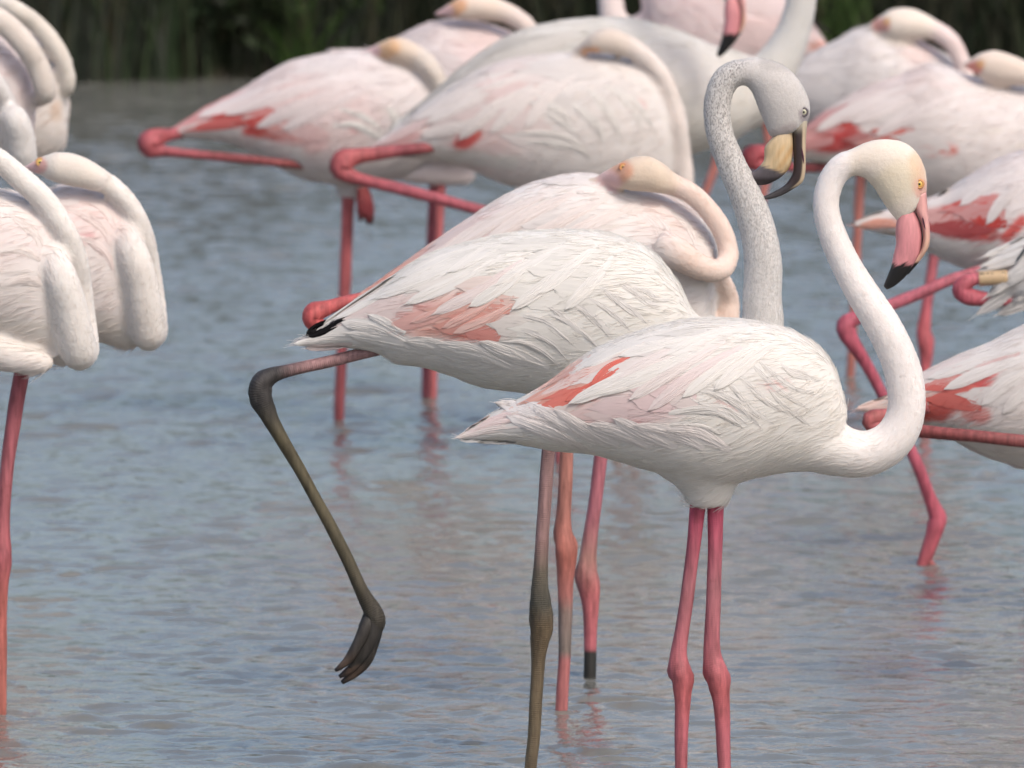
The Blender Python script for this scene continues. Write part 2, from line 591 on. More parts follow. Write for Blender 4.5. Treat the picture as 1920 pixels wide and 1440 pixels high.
        ln = length * (body + k * .24) * rng.uniform(.55, 1.35, n) * (1 - .6 * hd)
        kk = 4
        t = np.linspace(0, 1, kk)
        lf = rng.uniform(.008, .05, n) * (1 + .9 * k) * (1 - .5 * hd)
        Q = p[:, None] + D[:, None] * (t[None, :, None] * ln[:, None, None]) + N3[:, None] * ((t ** 1.2)[None, :, None] * (ln * lf)[:, None, None]) + N3[:, None] * .0002
        hc = bpy.data.hair_curves.new('down')
        hc.add_curves([kk] * n)
        hc.points.foreach_set('position', Q.reshape(-1, 3).ravel())
        ra = hc.attributes.get('radius') or hc.attributes.new('radius', 'FLOAT', 'POINT')
        rr = rad * (1 - .4 * k - .25 * hd)[:, None] * np.array([1, 1, .8, .25])[None]
        ra.data.foreach_set('value', rr.ravel())
        col[:, :3] = np.clip(col[:, :3] * rng.uniform(1.0, 1.13, (n, 1)), 0, .9)
        ca = hc.attributes.new('Col', 'FLOAT_COLOR', 'CURVE'); ca.data.foreach_set('color', col.ravel())
        hc.materials.append(M_DOWN)
        o = bpy.data.objects.new('down', hc); COL.objects.link(o); o.parent = self.root
        o['kind'] = 'stuff'
        return o

    # -------- overlapping small feathers over the torso, both sides
    def plumage(self, n_u=26, n_v=34, scale=1.0, u0=.06, u1=.93, lift=1.0, sag=.22):
        T = self.T; nu, nv = T.shape[:2]
        seg = np.linalg.norm(np.diff(T.mean(1), axis=0), axis=1); Lu = seg.sum()
        circ = np.linalg.norm(np.diff(np.concatenate([T, T[:, :1]], 1), axis=1), axis=2).sum(1)
        du = np.gradient(T, axis=0); dv = (np.roll(T, -1, 1) - np.roll(T, 1, 1))
        NR = np.cross(du, dv); NR /= np.linalg.norm(NR, axis=2)[..., None] + 1e-9
        out = T - T.mean(1)[:, None]
        sgn = np.sign((NR * out).sum(2)); NR *= sgn[..., None]
        def ev(A, u, v):
            fu = np.clip(u, 0, 1) * (nu - 1); iu = np.minimum(fu.astype(int), nu - 2); tu = (fu - iu)[..., None]
            fv = (v % 1.0) * nv; iv = fv.astype(int) % nv; tv = (fv - np.floor(fv))[..., None]; iv2 = (iv + 1) % nv
            return (A[iu, iv] * (1 - tu) + A[iu + 1, iv] * tu) * (1 - tv) + (A[iu, iv2] * (1 - tu) + A[iu + 1, iv2] * tu) * tv
        us, vs = [], []
        for i in range(n_u):
            u = u0 + (u1 - u0) * (i + .5) / n_u
            k = max(8, int(n_v * np.interp(u, np.linspace(0, 1, nu), circ) / circ.max()))
            v = (np.arange(k) + .5 * (i % 2) + rng.uniform(-.3, .3, k)) / k
            us.append(np.full(k, u) + rng.uniform(-.5, .5, k) * (u1 - u0) / n_u); vs.append(v)
        u = np.concatenate(us); v = np.concatenate(vs)
        ang0 = np.abs(((v + .5) % 1) - .5) * 2
        keep = (u > .34) & (u < .86) & (ang0 > .12) & (ang0 < .60) & (rng.uniform(0, 1, len(u)) < .30)
        u, v = u[keep], v[keep]
        nf = len(u)
        C = np.interp(np.clip(u, 0, 1), np.linspace(0, 1, nu), circ)
        ang = np.abs(((v + .5) % 1) - .5) * 2              # 0 back, 1 belly
        wing = smooth01((u - .18) / .2) * (1 - smooth01((ang - .62) / .15))
        Ln = (.045 + .035 * wing) * scale * rng.uniform(.8, 1.25, nf)
        Wd = (.011 + .006 * wing) * scale * rng.uniform(.8, 1.2, nf)
        lf = (.00025 + .0004 * wing) * lift * rng.uniform(.4, 1.7, nf)
        side = np.where(((v % 1) < .5), 1.0, -1.0)
        sl = rng.normal(0, .10, nf) + sag * wing * side * np.sin(np.pi * np.clip(ang, 0, 1)) * -0.4
        t = np.linspace(0, 1, 6)[None, :, None]; c = np.array([-1, -.5, 0, .5, 1])[None, None, :]
        wp = np.sqrt(np.clip(t, 0, 1) * .9 + .1) * np.sqrt(np.clip(1 - t ** 3.0, 0, 1))
        X = t * Ln[:, None, None] - np.abs(c) ** 2 * .15 * Ln[:, None, None] * t
        Yc = c * wp * Wd[:, None, None] + X * sl[:, None, None]
        U = u[:, None, None] + X / Lu + 0 * c
        Vv = v[:, None, None] + np.clip(Yc / np.maximum(C, .05)[:, None, None], -.11, .11)
        pos = ev(T, U, Vv); nn = ev(NR, U, Vv)
        lifted = (.0004 + lf[:, None, None] * t ** 1.5 * 1.6 - np.abs(c) ** 2 * lf[:, None, None] * .9 * t)
        pos = pos + nn * lifted[..., None]
        nF = pos.shape[0]
        px, py = to_px(*(ev(T, u + .4 * Ln / Lu, v)[:, [0, 2]].T), self.d)
        cf = self.color_at(px, py) * rng.uniform(.94, 1.03, (nf, 1))
        cols = np.repeat(cf[:, None, :], 30, 1).reshape(-1, 3)
        fl = np.stack([X + 0 * c, Yc + 0 * t, 0 * Yc], -1).reshape(-1, 3) + np.repeat(rng.uniform(0, 9, (nf, 1, 3)), 30, 1).reshape(-1, 3)
        base = grid_faces(6, 5, 0, False)
        Fc = (base[None] + (np.arange(nF) * 30)[:, None, None]).reshape(-1, 4)
        nn = nn / (np.linalg.norm(nn, axis=-1)[..., None] + 1e-9)
        v4 = pos.reshape(-1, 3)[Fc[:1]]; fn = np.cross(v4[0, 1] - v4[0, 0], v4[0, 2] - v4[0, 0])
        if np.dot(fn, nn.reshape(-1, 3)[Fc[0, 0]]) < 0:
            Fc = Fc[:, ::-1].copy()
        o = mesh_obj('plumage', pos.reshape(-1, 3), Fc, M_FEA, self.root, cols, None, {'flow': fl}, normals=nn.reshape(-1, 3))
        o['kind'] = 'stuff'
        return o

    # -------- one long feather lying on the body, along a pixel path
    def feather(self, path, w, col, lift=.004, name='wing_feather', tipcol=None, tip=.45, base_w=.45, off=.0012, parent=None, curl=0.0, fluff=.6):
        n, k = 12, 7
        path = np.array(path, float)
        if fluff > 1.8:
            path = path + rng.normal(0, 2.0, path.shape) + rng.normal(0, 3, (1, 2)); w = w * rng.uniform(.95, 1.6)
        hgt = rng.uniform(.10, .38)
        R = catmull(path, n)
        T = np.gradient(R, axis=0); T /= np.linalg.norm(T, axis=1)[:, None]
        Nn = np.stack([-T[:, 1], T[:, 0]], 1)
        V = []; cc = []; fl = []; nrm = []
        lasty = None; lastn = Vector((0, -1, 0))
        cols0 = np.array(col) * (.90 if fluff > 1.8 else .93)
        for i in range(n):
            t = i / (n - 1)
            wp = w * (base_w + (1 - base_w) * min(1, t * 2.2)) * math.sqrt(max(0, 1 - max(0, (t - (1 - tip)) / tip) ** 2.4) + .004)
            for j in range(k):
                c = -1 + 2 * j / (k - 1)
                q = R[i] + Nn[i] * c * wp
                h, nr = self.hit(q[0], q[1], self.tbvh)
                if nr is not None:
                    lastn = nr if nr.y < 0 else -nr
                nrm.append(tuple(lastn))
                if h is None:
                    yy = lasty if lasty is not None else self.d
                else:
                    yy = h.y
                    lasty = yy if j == k // 2 else (lasty if lasty is not None else yy)
                zlift = off + .40 * lift * t ** 1.4 - (c * c) * .0015 * min(1, w / 10) + curl * t * t * abs(c)
                if fluff > 1.8:      # a soft raised tuft that melts into the plumage around it
                    zlift = -.0012 + (.0012 + hgt * (.0035 + .5 * lift) * math.sin(math.pi * min(1, .08 + t * .92)) ** .7) * (1 - c * c)
                V.append(PX(q[0], q[1], yy - zlift))
                a = smooth01(np.array((t - .55) / .45)) if tipcol is not None else 0
                cc.append(cols0 * (1 - a) + (np.array(tipcol) * a if tipcol is not None else 0))
                fl.append((t * len(R) * .01, c * wp * self.m, 0))
        fl = np.array(fl) + rng.uniform(0, 9, 3)
        Va = np.array(V); Fg = grid_faces(n, k, 0, False)
        q4 = Va[Fg[len(Fg) // 2]]
        if np.cross(q4[1] - q4[0], q4[2] - q4[0])[1] > 0:
            Fg = Fg[:, ::-1].copy()
        gn = np.zeros((n * k, 3)); fnv = np.cross(Va[Fg[:, 1]] - Va[Fg[:, 0]], Va[Fg[:, 2]] - Va[Fg[:, 0]])
        for jj in range(4):
            np.add.at(gn, Fg[:, jj], fnv)
        gn /= np.linalg.norm(gn, axis=1)[:, None] + 1e-12
        gw = .40 if fluff > 1.8 else .12
        nm_ = gw * gn + (1 - gw) * np.array(nrm); nm_ /= np.linalg.norm(nm_, axis=1)[:, None] + 1e-9
        o = mesh_obj(name, V, Fg, M_FEA, parent or self.root, np.array(cc), None, {'flow': fl}, normals=nm_)
        self.barbs(np.array(V).reshape(n, k, 3), np.array(cc).reshape(n, k, 3), o, fluff, max(12, int(w * 2.4)))
        return o

    def barbs(self, Gd, Cd, parent, fluff, ns):
        """fine strands lying along a feather and fraying past its edge"""
        n, k = Gd.shape[:2]
        c0 = rng.uniform(-1.0, 1.0, ns); t0 = rng.uniform(0, .72, ns); ln = rng.uniform(.22, .42, ns)
        tt = t0[:, None] + ln[:, None] * np.linspace(0, 1, 5)[None]
        spl = np.linspace(0, 1, 5)[None] ** 1.5
        cc = c0[:, None] * (1 + .12 * spl * fluff) + rng.normal(0, .10 * fluff, ns)[:, None] * spl
        def ev(A, t, c):
            over = np.clip(t - 1, 0, None)
            ft = np.clip(t, 0, 1) * (n - 1); it = np.minimum(ft.astype(int), n - 2); u = (ft - it)[..., None]
            fc = (np.clip(c, -1, 1) + 1) / 2 * (k - 1); ic = np.minimum(fc.astype(int), k - 2); v = (fc - ic)[..., None]
            P = (A[it, ic] * (1 - u) + A[it + 1, ic] * u) * (1 - v) + (A[it, ic + 1] * (1 - u) + A[it + 1, ic + 1] * u) * v
            if A is Gd:
                P = P + (A[n - 1, k // 2] - A[n - 3, k // 2]) / 2 * (n - 1) * np.minimum(over, .10)[..., None]
                P = P + (np.clip(np.abs(c) - 1, 0, None) * np.sign(c))[..., None] * (A[it, k - 1] - A[it, 0]) * .5
            return P
        Q = ev(Gd, tt, cc)
        Q[..., 1] -= .0002 + .0004 * fluff * spl * rng.uniform(.2, 1, (ns, 1))
        Q -= np.array(self.root.location)
        hc = bpy.data.hair_curves.new('barbs'); hc.add_curves([5] * ns)
        hc.points.foreach_set('position', Q.ravel())
        ra = hc.attributes.get('radius') or hc.attributes.new('radius', 'FLOAT', 'POINT')
        ra.data.foreach_set('value', (.00045 * np.tile(np.array([1, 1, 1, .8, .3]), (ns, 1))).ravel())
        col = np.ones((ns, 4)); col[:, :3] = np.clip(ev(Cd, tt[:, 2], cc[:, 2]) * rng.uniform(.98, 1.12, (ns, 1)), 0, .9)
        ca = hc.attributes.new('Col', 'FLOAT_COLOR', 'CURVE'); ca.data.foreach_set('color', col.ravel())
        hc.materials.append(M_DOWN)
        o = bpy.data.objects.new('barbs', hc); COL.objects.link(o); o.parent = parent
        o['kind'] = 'stuff'

    def leg(self, pts, cols, name='leg', n=90, nv=16, label=None, scute=.25):
        """pts rows x, y, r[, dy]; cols: list of (fraction, rgb)"""
        G, C, R = self.tube_grid(pts, n, nv)
        s = np.concatenate([[0], np.cumsum(np.linalg.norm(np.diff(C, axis=0), axis=1))])
        aa = np.linspace(0, 2 * np.pi, nv, endpoint=False)[None, :]
        rm = np.clip((R[:, 2] / np.median(R[:, 2]) - 1.15) / .8, 0, 1)[:, None]
        p0, p1, p2 = rng.uniform(0, 6, 3)
        bump = .035 * np.sin(2 * aa + s[:, None] * 35 + p0) + .02 * np.sin(3 * aa - s[:, None] * 80 + p1) + rm * (.07 * np.sin(3 * aa + s[:, None] * 150 + p2) + .05 * np.sin(5 * aa - s[:, None] * 230 + p0))
        G = C[:, None] + (G - C[:, None]) * (1 + bump)[..., None]
        al = np.repeat(s[:, None], nv, 1).ravel()
        fr = s / s[-1]
        ks = np.array([c[0] for c in cols]); cv = np.array([c[1] for c in cols], float)
        pk = (cv.max(1) > .3)[:, None]
        cv = np.where(pk, cv * .86 + .016, cv)
        cc = np.stack([np.interp(fr, ks, cv[:, i]) for i in range(3)], 1)
        cc = np.repeat(cc[:, None], nv, 1).reshape(-1, 3)
        nu = n
        V = G.reshape(-1, 3)
        fs = [tuple(q) for q in grid_faces(nu, nv)]
        V = np.vstack([V, C[:1], C[-1:]])
        a, b = nu * nv, nu * nv + 1
        for j in range(nv):
            fs.append((a, (j + 1) % nv, j)); fs.append((b, (nu - 1) * nv + j, (nu - 1) * nv + (j + 1) % nv))
        al = np.concatenate([al, [0, s[-1]]]); cc = np.vstack([cc, cc[:1], cc[-1:]])
        o = mesh_obj(name, V, fs, M_LEG, self.root, cc, {'along': al, 'scute': np.full(len(al), scute)})
        if label:
            o['label'] = label
        return o

    def bill_part(self, st, colfun, name, n=40, ex=2.2, parent=None):
        G = self.pair_grid(st, n, 24, ex)
        nu, nv = G.shape[:2]
        V = np.vstack([G.reshape(-1, 3), G[0].mean(0)[None], G[-1].mean(0)[None]])
        fs = [tuple(q) for q in grid_faces(nu, nv)]
        a, b = nu * nv, nu * nv + 1
        for j in range(nv):
            fs.append((a, (j + 1) % nv, j)); fs.append((b, (nu - 1) * nv + j, (nu - 1) * nv + (j + 1) % nv))
        px, py = to_px(V[:, 0], V[:, 2], self.d)
        fr = np.concatenate([np.repeat(np.linspace(0, 1, nu), nv), [0, 1]])
        av = np.concatenate([np.tile(np.arange(nv) / nv, nu), [0, 0]])
        cols = colfun(px, py, fr, av)
        return mesh_obj(name, V, fs, M_BILL, parent or self.root, cols)

    def eye(self, x, y, r, ring, iris, skin_r=1.35):
        loc, nor = self.hit(x, y)
        if loc is None:
            return
        Y = float(loc.y)
        rm = r * self.m
        def dome(rad, h, y0, name, mat, parent, cols=None, inner=0.0):
            V = []; nr, na = 6, 24
            for i in range(nr + 1):
                a = i / nr * math.pi / 2
                for j in range(na):
                    p = j / na * 2 * math.pi
                    rr = rad * math.cos(a) if inner == 0 else (inner + (rad - inner) * (.5 + .5 * math.cos(a * 2)))
                    hh = h * math.sin(a) if inner == 0 else h * math.sin(a * 2)
                    V.append((cx + rr * math.cos(p), Y + y0 - hh, cz + rr * math.sin(p)))
            return mesh_obj(name, V, grid_faces(nr + 1, na), mat, parent, cols)
        pt = PX(x, y, Y); cx, cz = pt[0], pt[2]
        e = dome(rm, rm * .55, .0012, 'eye', iris_mat(iris), self.root)
        dome(rm * skin_r * 1.05, rm * .5, .0012, 'eyelid', plain_material('eyelid', ring, .6), e, None, rm * .72)
        dome(rm * .30, rm * .18, .0012 - rm * .50, 'pupil', M_PUPIL, e)

# ------------------------------------------------------------------ colours (reflectance)
WHITE = (.80, .768, .74)
PINKW = (.80, .70, .68)
PALEP = (.80, .60, .58)
PINK = (.74, .40, .39)
CORAL = (.72, .21, .17)
RED = (.64, .085, .075)
DRED = (.50, .06, .06)
SALM = (.76, .36, .28)
LEGP = (.47, .125, .15)
LEGK = (.50, .12, .12)
LEGD = (.34, .085, .09)
BLACK = (.012, .011, .012)

# ------------------------------------------------------------------ water
def lake():
    xd = np.arange(-1.7, 1.7001, .0110)
    g = 1.7 + np.cumsum(.0125 * 1.16 ** np.arange(1, 62)); g = g[g < 400]
    xs = np.concatenate([-g[::-1], xd, g])
    yd = np.arange(24.4, 40.6, .0115)
    gy = np.cumsum(.0135 * 1.16 ** np.arange(1, 58)); gy = gy[gy < 90]
    ys = np.concatenate([24.4 - gy[::-1], yd])
    X, Y = np.meshgrid(xs, ys, indexing='xy')
    Z = np.zeros_like(X)
    r = np.random.default_rng(11)
    # patches where the wind roughens the surface more
    gust = .75 + .35 * np.sin(X * 2.1 + Y * .9 + 1.0) * np.sin(Y * 1.35 - X * .8 + .4) + .18 * np.sin(X * 5.3 - Y * 3.1)
    pat = np.sin(X * 9.1 + 2.1 * np.sin(Y * 3.3) + 1) * np.sin(Y * 7.3 + 1.7 * np.sin(X * 4.1) + .5) + .7 * np.sin(X * 4.3 - Y * 5.1 + 2) * np.sin(X * 2.9 + Y * 3.7)
    gust = .30 * gust + .58 + .45 * smooth01(pat - .25)
    for i in range(110):
        lam = 10 ** r.uniform(math.log10(.036), math.log10(.17))
        th = r.normal(math.radians(80), .75)
        k = 2 * math.pi / lam
        slope = .0165 if lam < .09 else .0150
        ph = r.uniform(0, 6.28)
        w = k * (math.cos(th) * X + math.sin(th) * Y) + ph + 1.3 * np.sin(X * r.uniform(1, 3.5) + Y * r.uniform(.7, 2.6) + r.uniform(0, 6))
        s = np.sin(w)
        Z += slope / k * (s + .2 * np.cos(2 * w)) * gust
    spot = smooth01((np.sin(X * 13.0 + 2.3 * np.sin(Y * 2.1) + .6) * np.sin(Y * 5.2 + 1.9 * np.sin(X * 3.7)) - .45) / .4)
    for i in range(12):
        lam = r.uniform(.09, .17); th = r.normal(math.radians(88), .22); k = 2 * math.pi / lam
        Z += spot * .030 / k * np.sin(k * (math.cos(th) * X + math.sin(th) * Y) + r.uniform(0, 6.28))
    # calm with distance from the densely meshed stretch
    fx = 1 - smooth01((np.abs(X) - 1.7) / 1.5)
    fy = 1 - smooth01((24.4 - Y) / 1.5)
    lee = .55 + .45 * smooth01((40.3 - Y) / 2.0)
    Z *= fx * fy * lee
    # small rings where legs pierce the surface
    for lx, ld in ((2, 26.45), (1052, 26.5), (1105, 27.0), (634, 31.4), (806, 31.85), (1728, 28.78), (1594, 32.3)):
        c = PX(lx, 900, ld)
        rr = np.hypot(X - c[0], Y - ld)
        near = rr < .5
        Z[near] += (.0022 * np.cos(rr[near] * 2 * np.pi / .062) * np.exp(-rr[near] / .11))
    V = np.stack([X, Y, Z], -1).reshape(-1, 3)
    m, nt, b = new_mat('lake_water')
    tc = N(nt, 'ShaderNodeTexCoord')
    no = N(nt, 'ShaderNodeTexNoise', Scale=1.6, Detail=3.0)
    L(nt, tc.outputs['Object'], no.inputs['Vector'])
    c = mixc(nt, no.outputs['Fac'], (.158, .158, .142, 1), (.176, .174, .154, 1))
    L(nt, c, b.inputs['Base Color'])
    b.inputs['Roughness'].default_value = .035
    b.inputs['IOR'].default_value = 1.333
    mp = N(nt, 'ShaderNodeMapping'); mp.inputs['Scale'].default_value = (1, .8, 1)
    L(nt, tc.outputs['Object'], mp.inputs['Vector'])
    n2 = N(nt, 'ShaderNodeTexNoise', Scale=38.0, Detail=4.0, Roughness=.6)
    L(nt, mp.outputs[0], n2.inputs['Vector'])
    bp = N(nt, 'ShaderNodeBump', Strength=.40, Distance=.005)
    L(nt, n2.outputs['Fac'], bp.inputs['Height'])
    L(nt, bp.outputs[0], b.inputs['Normal'])
    o = mesh_obj('lake_water', V, grid_faces(len(ys), len(xs), 0, False)[:, ::-1], m)
    o['kind'] = 'structure'
    o['label'] = 'rippled blue grey shallow lake water with brown mud showing through'
lake()

# ------------------------------------------------------------------ far bank and its plants
def bank():
    m, nt, b = new_mat('bank_soil')
    tc = N(nt, 'ShaderNodeTexCoord')
    no = N(nt, 'ShaderNodeTexNoise', Scale=9.0, Detail=6.0, Roughness=.65)
    L(nt, tc.outputs['Object'], no.inputs['Vector'])
    c = mixc(nt, no.outputs['Fac'], (.018, .014, .010, 1), (.06, .048, .03, 1))
    L(nt, c, b.inputs['Base Color'])
    b.inputs['Roughness'].default_value = .95
    bp = N(nt, 'ShaderNodeBump', Strength=.8, Distance=.03)
    L(nt, no.outputs['Fac'], bp.inputs['Height']); L(nt, bp.outputs[0], b.inputs['Normal'])
    xs = np.concatenate([[-1500, -400, -120, -40, -15, -8], np.arange(-5, 5.01, .08), [8, 15, 40, 120, 400, 1500]])
    prof = [(40.10, -.30), (40.13, -.05), (40.20, .02), (40.34, .035), (40.6, .07), (41.2, .17), (43, .28), (48, .4), (70, .6), (200, 1.0), (900, 1.0), (2500, 1.0)]
    V = []
    for j, (y, z) in enumerate(prof):
        for x in xs:
            k = .06 * math.sin(x * 2.3 + 1) + .035 * math.sin(x * 6.1) + .02 * math.sin(x * 14.7 + 2)
            V.append((x, y + (k if j < 6 else 0), z + (random.uniform(-.012, .012) if 1 < j < 7 else 0)))
    o = mesh_obj('bank', V, grid_faces(len(prof), len(xs), 0, False)[:, ::-1], m)
    o['kind'] = 'structure'
bank()

def foliage_material():
    m, nt, b = new_mat('foliage')
    col = attr(nt, 'Col')
    tc = N(nt, 'ShaderNodeTexCoord')
    no = N(nt, 'ShaderNodeTexNoise', Scale=30.0, Detail=3.0)
    L(nt, tc.outputs['Object'], no.inputs['Vector'])
    r = N(nt, 'ShaderNodeMapRange'); r.inputs[3].default_value = .6; r.inputs[4].default_value = 1.3
    L(nt, no.outputs['Fac'], r.inputs[0])
    c = mixc(nt, 1.0, col.outputs['Color'], r.outputs[0], 'MULTIPLY')
    L(nt, c, b.inputs['Base Color'])
    b.inputs['Roughness'].default_value = .6
    b.inputs['Specular IOR Level'].default_value = .25
    tr = N(nt, 'ShaderNodeBsdfTranslucent'); L(nt, c, tr.inputs['Color'])
    mx = N(nt, 'ShaderNodeMixShader'); mx.inputs[0].default_value = .2
    L(nt, b.outputs[0], mx.inputs[1]); L(nt, tr.outputs[0], mx.inputs[2])
    L(nt, mx.outputs[0], nt.nodes['Material Output'].inputs[0])
    return m
M_FOL = foliage_material()

def blades(base, H, W, lean, colr, r):
    """tapered bent blades: base (n,3), H heights, W widths, lean amount"""
    n = len(base)
    k = 7
    t = np.linspace(0, 1, k)[None, :]
    az = r.uniform(0, 2 * np.pi, n)
    ln = lean * r.uniform(.2, 1.3, n)
    out = (t ** 2) * (ln * H)[:, None]
    x = base[:, 0:1] + np.cos(az)[:, None] * out
    y = base[:, 1:2] + np.sin(az)[:, None] * out
    z = base[:, 2:3] + H[:, None] * (t - .35 * np.clip(ln, 0, 1.3)[:, None] * t ** 3)
    fa = r.uniform(-1.0, 1.0, n)
    wx = np.cos(fa)[:, None] * W[:, None] * (1 - t ** 1.6 * .97); wy = np.sin(fa)[:, None] * W[:, None] * (1 - t ** 1.6 * .97)
    Lf = np.stack([x - wx, y - wy, z], -1); Rt = np.stack([x + wx, y + wy, z], -1)
    V = np.stack([Lf, Rt], 2).reshape(-1, 3)
    f = []
    b = np.arange(n)[:, None] * (2 * k) + 2 * np.arange(k - 1)[None]
    Fc = np.stack([b, b + 1, b + 3, b + 2], -1).reshape(-1, 4)
    C = np.repeat(colr[:, None], 2 * k, 1).reshape(-1, 3)
    return V, Fc, C

def plants():
    r = np.random.default_rng(5)
    # the dense mass of marsh grass that nobody could count
    n = 8000
    x = np.concatenate([r.uniform(-1.9, 1.9, 5500), r.uniform(-9, 9, n - 5500)])
    y = 40.12 + r.uniform(0, 1, n) ** 1.7 * 2.4
    base = np.stack([x, y, -.01 + (y - 40.12) * .09], 1)
    H = r.uniform(.10, .85, n)
    W = r.uniform(.0022, .0055, n)
    pal = np.array([(.020, .030, .014), (.030, .040, .020), (.035, .036, .022), (.016, .022, .012), (.05, .05, .032)])
    col = pal[r.integers(0, 5, n)] * r.uniform(.6, 1.3, (n, 1))
    V, Fc, C = blades(base, H, W, .75, col, r)
    o = mesh_obj('marsh_grass', V, Fc, M_FOL, None, C)
    o['kind'] = 'stuff'; o['label'] = 'dense dark green marsh grass along the far bank'; o['category'] = 'grass'
    # clumps that stand out
    def clump(px, d, n, hmin, hmax, w, spread, lean, cols, name, label):
        p = PX(px, 150, d)
        e = bpy.data.objects.new(name, None); COL.objects.link(e); e.location = (p[0], d, -.01)
        e['label'] = label; e['category'] = 'reeds'; e['group'] = 'reed clumps on the far bank'
        ba = np.stack([p[0] + r.normal(0, spread, n), d + r.normal(0, spread * .7, n), np.full(n, -.01)], 1)
        c = np.array(cols)[r.integers(0, len(cols), n)] * r.uniform(.75, 1.25, (n, 1))
        V, Fc, C = blades(ba, r.uniform(hmin, hmax, n), r.uniform(.6, 1.2, n) * w, lean, c, r)
        o = mesh_obj('blades', V, Fc, M_FOL, e, C); o['kind'] = 'stuff'
        hn = max(8, n // 4)
        ba2 = np.stack([p[0] + r.normal(0, spread * .8, hn), d + r.normal(0, spread * .5, hn), np.full(hn, -.01)], 1)
        V, Fc, C = blades(ba2, r.uniform(hmin, hmax * 1.1, hn), np.full(hn, w * .45), lean * .3, np.tile(np.array([(.07, .06, .035)]), (hn, 1)), r)
        o = mesh_obj('stems', V, Fc, M_FOL, e, C); o['kind'] = 'stuff'
    G1 = [(.045, .085, .018), (.055, .105, .022), (.035, .07, .015)]
    GR = [(.04, .047, .033), (.03, .037, .025), (.05, .055, .042)]
    DK = [(.03, .05, .02), (.04, .06, .028)]
    clump(560, 40.06, 26, .10, .36, .0050, .026, .9, G1, 'reed_clump', 'bright green clump of reeds on the bank behind the left back flamingo')
    clump(175, 40.10, 110, .25, .7, .0050, .09, .5, GR, 'reed_clump', 'grey green clump of reeds beside the necks at the top left')
    clump(250, 40.10, 90, .2, .6, .0050, .07, .6, DK, 'reed_clump', 'dull green clump of reeds right of the grey green reeds')
    clump(680, 40.12, 60, .2, .5, .0050, .05, .5, GR, 'reed_clump', 'pale straw clump of reeds just left of the topmost resting head')
    clump(1550, 40.10, 60, .15, .5, .0060, .045, .6, [(.035, .065, .016), (.045, .08, .02)], 'reed_clump', 'green clump of reeds right of the grey neck at the top')
    # low shrubs
    def shrub(px, d, rad, h, n, cols, label):
        p = PX(px, 150, d)
        e = bpy.data.objects.new('shrub', None); COL.objects.link(e); e.location = (p[0], d, .08)
        e['label'] = label; e['category'] = 'shrub'; e['group'] = 'shrubs on the far bank'
        ns = 9
        sb = np.stack([p[0] + r.normal(0, .03, ns), d + r.normal(0, .03, ns), np.full(ns, .08)], 1)
        V, Fc, C = blades(sb, r.uniform(.6, 1, ns) * h, np.full(ns, .007), .5, np.tile(np.array([(.04, .03, .02)]), (ns, 1)), r)
        mesh_obj('stems', V, Fc, M_FOL, e, C)
        cl = np.stack([p[0] + r.normal(0, rad * .45, 40), d + r.normal(0, rad * .35, 40), .06 + r.uniform(.05, 1, 40) * h], 1)
        ci = r.integers(0, 40, n)
        c = cl[ci] + r.normal(0, rad * .13, (n, 3))
        c[:, 2] = np.maximum(c[:, 2], .07)
        a = r.normal(0, 1, (n, 3)); a /= np.linalg.norm(a, axis=1)[:, None]
        bb = np.cross(a, r.normal(0, 1, (n, 3))); bb /= np.linalg.norm(bb, axis=1)[:, None]
        s = r.uniform(.012, .024, (n, 1))
        V = np.stack([c - a * s, c + bb * s * .45, c + a * s, c - bb * s * .45], 1).reshape(-1, 3)
        Fc = np.arange(4 * n).reshape(-1, 4)
        cc = np.array(cols)[r.integers(0, len(cols), n)] * r.uniform(.6, 1.4, (n, 1))
        o = mesh_obj('foliage', V, Fc, M_FOL, e, np.repeat(cc, 4, 0)); o['kind'] = 'stuff'
    DG = [(.022, .034, .014), (.03, .045, .018), (.018, .026, .012)]
    OL = [(.045, .055, .022), (.03, .04, .018)]
    shrub(1640, 40.75, .32, .75, 2600, DG, 'dark shrub on the bank behind the head at the upper right')
    shrub(1800, 40.65, .36, .85, 3000, OL, 'olive shrub on the bank in the top right corner')
    shrub(1960, 40.8, .36, .8, 2600, DG, 'dark shrub cut off by the right edge of the picture')
    shrub(1180, 40.9, .34, .7, 2200, DG, 'dark shrub behind the upright pale neck at the top')
    shrub(330, 40.8, .40, .8, 3000, DG, 'dark shrub on the bank left of the bright green reeds')
    shrub(200, 40.22, .20, .30, 1500, OL, 'low olive shrub at the water edge beside the top left necks')
    shrub(430, 40.20, .22, .26, 1500, DG, 'low dark shrub at the water edge left of the bright reeds')
    shrub(640, 40.24, .20, .30, 1500, [(.03, .055, .016), (.045, .07, .022)], 'low green shrub at the water edge right of the bright reeds')
    shrub(20, 40.9, .40, .8, 2500, OL, 'olive shrub behind the top left flamingos')
plants()

